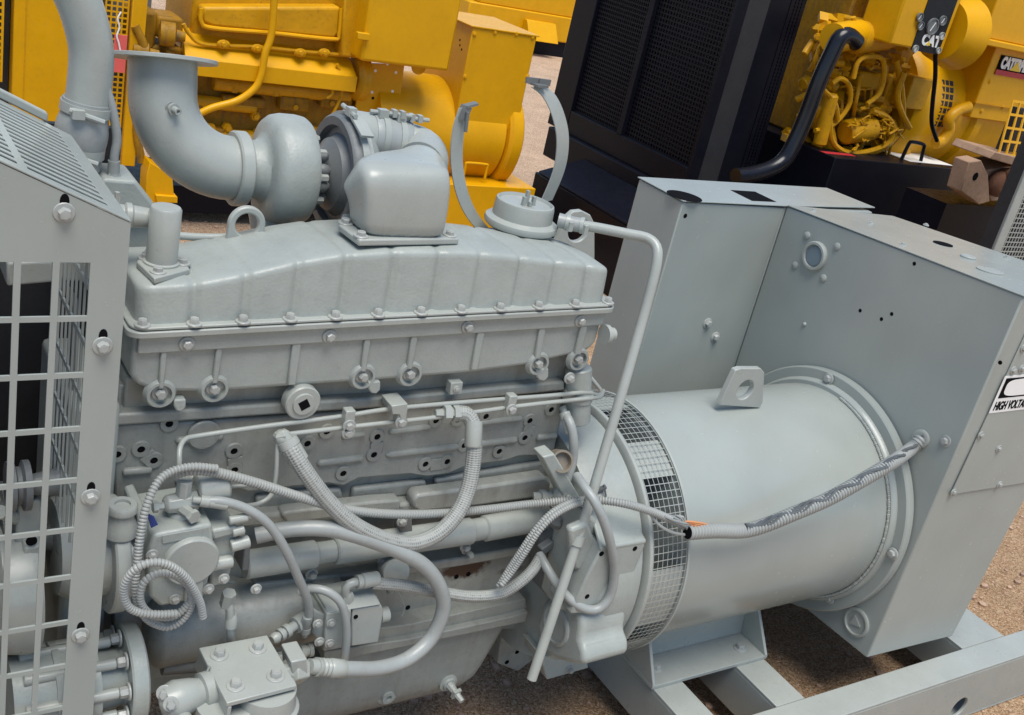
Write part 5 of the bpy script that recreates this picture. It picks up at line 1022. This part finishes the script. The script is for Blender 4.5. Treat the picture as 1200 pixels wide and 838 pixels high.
# black skid platform and base tank
b0 = at(735, 228, X=XB - .35)
mb = MB(); mb.box(XB - .45, 9.4, YB + .05, yL - .62, GZ, zlo - .42); mb.box(XB - .05, XB + .9, YB + .0, yL - .1, zlo - .42, zlo - .18); mb.prism([(XB - .45, YB + .3, zlo - .42), (XB - .45, yL - .66, zlo - .42), (XB - .05, yL - .66, zlo - .30), (XB - .05, YB + .3, zlo - .30)], (0, 0, .02)); wob('black_skid', mb, M_BLK, bk, .01)
t0, t1 = py(977, 192, YB), py(1136, 193, YB)
mb = MB(); mb.box(t0.x, t1.x, YB, YB + 1.6, .12, (t0.z + t1.z) / 2); bt_ = wob('base_tank', mb, M_BLK, bk, .006)
ztk = (t0.z + t1.z) / 2
mb = MB(); mb.box(t0.x + .0, t0.x + .33, YB + .10, YB + .16, ztk, ztk + .002); obj('red_placard', mb, M_REDINK, bt_)
mb = MB(); mb.box(t0.x + .95, t1.x - .05, YB + .10, YB + .45, ztk, ztk + .002); obj('white_placard', mb, M_WHITE, bt_)
h = py(1056, 188, YB + .15); h2 = py(1078, 186, YB + .15); mb = MB().tube(spline([V((h.x, YB + .15, ztk)), V((h.x + .02, YB + .15, ztk + .12)), V((h.x + .05, YB + .15, ztk + .14)), V((h2.x - .02, YB + .15, ztk + .13)), V((h2.x, YB + .15, ztk + .10)), V((h2.x + .02, YB + .15, ztk))], .02), .014, 8); obj('tank_handle', mb, M_BLK, bt_)
# black coolant elbow
S = spline([py(u, v, YB + .1) for u, v in ((1004, 50), (994, 42), (984, 45), (975, 62), (960, 95), (945, 135), (932, 165), (920, 186), (905, 197), (884, 204), (862, 207))], .03); obj('coolant_elbow', MB().tube(S, .058, 24), M_GLOSS, bk)
mb = MB().cyl(py(976, 45, YB + .15), py(1005, 40, YB + .25), .10, 20); obj('coolant_outlet', mb, M_YEL, bk)
# engine mass
YE = YB + .35
e0 = py(960, 190, YE); e1 = py(1085, 190, YE)
mb = MB(); mb.box(e0.x - .05, e1.x, YE + .12, YE + 1.0, ztk, 2.4); be = wob('engine_block', mb, M_YDARK, bk, .02)
mb = MB()
for a, b, d in (((1004, 120), (1043, 135), .1), ((1000, 20), (1040, 48), .1), ((1012, 84), (1036, 108), .12), ((1046, 88), (1064, 130), .06), ((975, 30), (1000, 60), .05), ((1040, 30), (1060, 60), .02)): obj('engine_accessory', bx2(MB(), a, b, YE - d + .1, d + .06), M_YCAST, be, .02)
mb = MB()
for a, b, r, d in (((990, 155), (1022, 150), .09, .1), ((1022, 152), (1046, 148), .06, .08), ((960, 120), (972, 180), .07, .04), ((955, 170), (985, 186), .05, .02), ((1000, 45), (1040, 40), .11, .1), ((975, 110), (960, 170), .05, .12)): obj('engine_canister', MB().cyl(py(*a, YE - d), py(*b, YE - d), r, 20, ch=.015), M_YCAST, be)
mb = MB(); rnd = random.Random(3)
for k in range(95):
    u, v = rnd.uniform(955, 1064), rnd.uniform(25, 190); c = py(u, v, YE + rnd.uniform(0, .12)); r = rnd.uniform(.012, .045)
    mb = MB()
    if rnd.random() < .5: mb.lathe(c, (rnd.uniform(-1, 1), -1, rnd.uniform(-.5, .5)), [(0, r), (r * 1.2, r), (r * 1.2, r * .6), (r * 2, r * .6)], 6)
    else: mb.obox(c, (rnd.uniform(-1, 1), -1, rnd.uniform(-1, 1)), r, r * .7, r * 1.2)
    obj('engine_fitting', mb, M_YCAST, be)
HS = [[(975, 98), (985, 92), (995, 100), (996, 120), (985, 138), (970, 150), (955, 153)], [(972, 140), (975, 165), (990, 178), (1015, 178), (1040, 168), (1046, 150), (1040, 138), (1022, 130)], [(1000, 92), (1006, 72), (1020, 66), (1034, 70), (1036, 90), (1030, 110), (1016, 122)], [(1050, 70), (1056, 100), (1058, 140), (1050, 160), (1030, 176), (1000, 182)], [(965, 105), (978, 120), (982, 140)], [(1060, 85), (1052, 110), (1056, 130), (1066, 150)], [(1000, 20), (1002, 45), (1012, 60)]]
mb = MB()
for i, h in enumerate(HS): obj('engine_hose', MB().tube(spline([py(u, v, YE - .12 - .02 * (i % 3)) for u, v in h], .02), .018 + .004 * (i % 2), 8), M_YCAST, be)
for k in range(46):      # fittings seen between the fan guard and the black elbow
    v = rnd.uniform(20, 172); u = 957 - .30 * (v - 20) + rnd.uniform(4, 34); c = py(u, v, YE + rnd.uniform(.06, .14)); r = rnd.uniform(.015, .045); mb = MB()
    if k % 3: mb.cyl(c, c + V((rnd.uniform(-.1, .2), rnd.uniform(-.1, .02), rnd.uniform(-.12, .12))), r, 12, ch=r * .2)
    else: mb.obox(c, (rnd.uniform(-1, 1), -1, rnd.uniform(-1, 1)), r, r * .7, r * 1.3)
    obj('engine_fitting', mb, M_YCAST, be)
for k in range(22):      # thin pipes and leads across the engine side
    u, v = rnd.uniform(958, 1050), rnd.uniform(50, 185); a = rnd.choice((0, 0, 1)); du, dv = (rnd.uniform(15, 40), rnd.uniform(-8, 8)) if a else (rnd.uniform(-18, 2), rnd.uniform(18, 50))
    d0 = rnd.uniform(-.06, .06); P = [py(u, v, YE + d0), py(u + du * .3, v + dv * .35 + rnd.uniform(-5, 5), YE + d0 - .05), py(u + du * .7, v + dv * .7, YE + d0 - .05), py(min(u + du, 1064), min(v + dv, 190), YE + d0)]
    obj('fuel_line', MB().tube(spline(P, .03), rnd.uniform(.007, .016), 8), M_YCAST, be)
for k in range(26):
    u, v = rnd.uniform(1000, 1052), rnd.uniform(128, 172); P = [py(u + rnd.uniform(-9, 9), v + rnd.uniform(-7, 7), YE - .16 + rnd.uniform(-.03, .03)) for _ in range(4)]; obj('loose_wire', MB().tube(spline(P, .02), .007, 5), M_YCAST, be)
# alternator, flywheel ring, vents
gx0 = py(1062, 130, YE).x; gz = py(1090, 125, YE).z
mb = MB().lathe((gx0, YE + .45, gz - .06), X_, [(0, .4), (0, .52), (.06, .56), (.16, .56), (.18, .52), (.75, .50), (.78, .54), (.86, .54), (.9, .50), (3.0, .50)], 64); ba = obj('alternator_body', mb, M_YEL, bk)
vx = gx0 + .26
mb = MB()
for i in range(5):
    for k in range(9):
        a = math.radians(188 + 5.2 * k); c = V((vx + i * .042, YE + .45, gz - .06)) + V((0, math.cos(a), math.sin(a) * -1 + 0)) * .0
for i in range(4):
    for k in range(7):
        a = math.radians(150 + 6 * k); d = V((0, math.cos(a), math.sin(a))); mb.obox(V((vx + i * .055, YE + .45, gz - .06)) + d * .509, d, .020, .019, .006)
obj('vent_slot', mb, M_BLACKI, ba)
mb = MB(); bx2(mb, (1072, 90), (1082, 130), YE - .1, .2); obj('coupling_bracket', mb, M_YCAST, ba, .01)
# terminal enclosure with nameplate and the big lettering
YQ = YE - .12
f0, f1 = py(1135, 136, YQ), py(1215, 100, YQ)
mb = MB(); zt2 = 2.75
a = py(1136, 138, YQ); b = py(1160, 62, YQ)
mb.box(a.x, a.x + 2.2, YQ, YQ + 1.1, a.z, b.z + .6); enc = wob('terminal_enclosure', mb, M_YEL, bk, .01)
mb = MB(); w0, w1 = py(1085, 20, YQ + .55), py(1140, 130, YQ + .55); mb.box(w0.x - .1, a.x + .2, YQ + .45, YQ + 1.05, w1.z - .1, 2.7); obj('enclosure_wing', mb, M_YEL, enc, .01)
mb = MB(); mb.box(a.x - .02, a.x + 2.2, YQ - .02, YQ + .01, a.z + .12, a.z + .126); obj('panel_seam', mb, M_YCAST, enc)
mb = MB(); z2 = py(1150, 52, YQ - .1).z; mb.box(a.x - .35, a.x + 2.2, YQ - .14, YQ + .3, z2, z2 + .05); mb.box(a.x - .35, a.x + 2.2, YQ - .10, YQ + .3, z2 + .05, z2 + .8); obj('upper_canopy', mb, M_YEL, enc, .01)
for u, v in ((1150, 130), (1175, 126), (1195, 129), (1160, 95)): bolt(enc, py(u, v, YQ), FR, .014, M_YEL, .008)
YN = YQ - .004
# two-window nameplate
n0, n1 = at(1124, 76, X=a.x - .004), at(1150, 58, X=a.x - .004)
mb = MB(); mb.box(a.x - .006, a.x, n1.y + .0, n0.y, n0.z, n1.z) if False else None
np0, np1 = py(1121, 70, YQ + .44), py(1151, 63, YQ + .44)
mb = MB(); mb.box(np0.x, np1.x, YQ + .436, YQ + .45, np0.z - .03, np0.z + .09); npo = obj('nameplate', mb, M_WHITE, enc)
for k in (0, 1): x_ = np0.x + .025 + k * (np1.x - np0.x) * .48; obj('plate_window', MB().box(x_, x_ + (np1.x - np0.x) * .40, YQ + .432, YQ + .436, np0.z - .012, np0.z + .07), M_INK, npo)
s0 = py(1165, 87, YN); s1 = py(1173, 64, YN)
mb = MB(); mb.box(s0.x, s0.x + 1.25, YN - .003, YN, s0.z, s1.z); lg = obj('name_sign', mb, M_INK, enc, label='black and red sign with large white letters')
zr = s0.z + (s1.z - s0.z) * .26
obj('sign_stripe', MB().box(s0.x, s0.x + 1.25, YN - .005, YN - .003, s0.z, zr), M_REDINK, lg)
obj('sign_emblem', MB().prism([(s0.x + .16, YN - .0085, zr + .01), (s0.x + .30, YN - .0085, zr + .01), (s0.x + .23, YN - .0085, zr + .085)], (0, -.002, 0)), M_YINK, lg)
text('lettering', 'CATERPILLAR', (s0.x + .03, YN - .006, zr + .02), X_, Z_, (s1.z - zr) * 1.02, M_WHITE, lg, .008, .002, sx=.72)
# gauge panel
YPn = YE - .35
g0, g1 = py(1062, 60, YPn), py(1098, 30, YPn)
mb = MB(); pa = py(1042, 52, YPn); pb_ = py(1118, 60, YPn); mb.box(pa.x, pb_.x - .12, YPn, YPn + .3, pa.z - .0, 2.7); cpn = wob('gauge_panel', mb, M_YEL, bk, .015)
k0, k1 = py(1067, 58, YPn), py(1099, 62, YPn); zg = py(1083, 63, YPn).z
mb = MB(); mb.box(k0.x + .0, k1.x, YPn - .006, YPn, zg + .01, zg + .62); gf = obj('gauge_face', mb, M_GLASS, cpn)
for u, v, R_ in ((1092, 31, .058), (1078, 30, .030), (1104, 24, .034), (1103, 42, .026), (1072, 57, .026), (1099, 59, .022), (1077, 20, .03)):
    c = py(u, v, YPn - .006); o = obj('gauge', MB().lathe(c, FR, [(0, R_), (.014, R_), (.014, R_ * .86), (.008, R_ * .84), (.008, .0001)], 24), M_DARKP if R_ > .027 else M_PART, gf); obj('gauge_needle', MB().obox(c + FR * .010, (.5, 0, 1), R_ * .06, .001, R_ * .6), M_WHITE, o)
text('emblem_lettering', 'CAT', (k0.x + .075, YPn - .008, zg + .060), X_, Z_, .10, M_WHITE, gf, .005, .002)
obj('emblem_triangle', MB().prism([(k0.x + .125, YPn - .0105, zg + .060), (k0.x + .175, YPn - .0105, zg + .060), (k0.x + .15, YPn - .0105, zg + .09)], (0, -.002, 0)), M_YINK, gf)
mb = MB().lathe(py(1118, 38, YPn + .12), X_, [(-.15, .1), (-.15, .21), (.02, .25), (.06, .262), (.06, .21)], 40); obj('air_cleaner', mb, M_YEL, bk)
mb = MB().tube(spline([py(u, v, YPn + .02) for u, v in ((1096, 64), (1096, 90), (1093, 120), (1092, 145), (1098, 165))], .03), .016, 8); obj('black_cable', mb, M_BLK, bk)
mb = MB().tube(spline([py(u, v, YE - .12) for u, v in ((1135, 125), (1122, 130), (1112, 140), (1112, 152), (1104, 165), (1096, 168))], .02), .045, 12); obj('cable_sleeve', mb, M_YCAST, bk)
# ================================================================== other equipment at the edges
fy = thing('equipment_skid', tuple(at(625, 36, Z=.1)), 'far yellow machine seen past the black grille and the yellow box', 'machine')
c = at(640, 38, Z=.25); mb = MB(); mb.box(c.x - 1.6, c.x + 1.3, c.y, c.y + 1.4, .12, .55); mb.box(c.x - 1.4, c.x + 1.0, c.y + .05, c.y + 1.3, .55, .9); f1_ = wob('machine_base', mb, M_YEL, fy, .02)
mb = MB(); mb.box(c.x - 1.6, c.x + 1.3, c.y + .05, c.y + 1.3, GZ, .12); obj('skid_rail', mb, M_BLK, fy)
mb = MB(); mb.hexa([V((c.x - .5, c.y - .3, .12)) + V(q) for q in ((0, 0, 0), (.6, 0, 0), (.6, .3, 0), (0, .3, 0), (0, .2, .3), (.6, .2, .3), (.6, .3, .3), (0, .3, .3))]); obj('machine_step', mb, M_YEL, fy, .01)
# grey frame post at the right edge
YPp = 1.55
gp_ = thing('equipment_cage', tuple(py(1190, 260, YPp)), 'pale grey corner post with dark wire mesh behind the cabinet at the right edge', 'frame')
gp_.location.z = GZ
a, b = py(1168, 292, YPp), py(1200, 206, YPp)
mb = MB(); mb.box(a.x - .02, a.x + .055, YPp, YPp + .012, GZ, 2.3); mb.box(a.x + .043, a.x + .055, YPp + .012, YPp + .06, GZ, 2.3); obj('corner_post', mb, M_PART, gp_, .004)
us = sum([[a.x + .05 + i * .03, a.x + .056 + i * .03] for i in range(24)], []); vs2 = sum([[GZ + .1 + i * .03, GZ + .106 + i * .03] for i in range(70)], [])
obj('wire_mesh', MB().grid(us, vs2, lambda i, j: i % 2 == 0 or j % 2 == 0, lambda u, v: (u, YPp + .03, v), (0, .003, 0)), M_PART, gp_)
obj('dark_core', MB().box(a.x + .3, a.x + .9, YPp + .10, YPp + .3, GZ, 2.2), M_BLACKI, gp_)
# rusty bracket and yellow guard on another skid
YR2 = 2.3
ru = thing('radiator_unit', tuple(py(1190, 220, YR2)), 'yellow mesh radiator guard on a rusty beige bracket, behind the grey corner post', 'radiator')
mb = MB(); mb.slab([(1126, 224), (1136, 190), (1150, 188), (1158, 205), (1160, 236), (1148, 240)], YR2, YR2 + .12); mb.slab([(1150, 200), (1215, 190), (1215, 232), (1162, 236)], YR2 + .06, YR2 + .3); mb.slab([(1166, 178), (1215, 190), (1215, 202), (1160, 186)], YR2 - .02, YR2 + .3); rb = obj('rusty_bracket', mb, M_RUSTB, ru, .006)
p = py(1143, 207, YR2); obj('bracket_hole', MB().lathe(p, FR, [(-.001, .028), (.001, .028), (.001, .0001)], 16), M_INK, rb)
mb = MB().lathe(py(1172, 216, YR2), (-.4, -1, .1), [(-.1, .09), (.0, .09), (.02, .07), (.03, .03)], 20); mb.lathe(py(1185, 205, YR2 - .02), (0, -1, .4), [(-.1, .05), (.03, .05), (.04, .02)], 12); obj('rusty_hub', mb, M_RUST, ru)
mb = MB(); mb.slab([(1164, 180), (1212, 192), (1212, 200), (1162, 188)], YR2 - .04, YR2 - .02)
o0 = py(1170, 182, YR2); us = sum([[o0.x + i * .085, o0.x + i * .085 + .014] for i in range(10)], []); vs2 = sum([[o0.z + i * .085, o0.z + i * .085 + .014] for i in range(5)], [])
mb = MB().grid(us, vs2, lambda i, j: i % 2 == 0 or j % 2 == 0, lambda u, v: (u + .25 * (v - o0.z), YR2 + .3 * (v - o0.z), v), (0, .01, 0)); obj('mesh_guard', mb, M_YEL, ru)
obj('guard_core', MB().box(o0.x + .28, o0.x + .9, YR2 + .16, YR2 + .22, o0.z, o0.z + .30), M_BLACKI, ru)
mb = MB(); mb.box(o0.x - .2, o0.x + 1.0, YR2 + .1, YR2 + .45, GZ, py(1150, 246, YR2).z); obj('unit_frame', mb, M_BLK, ru)
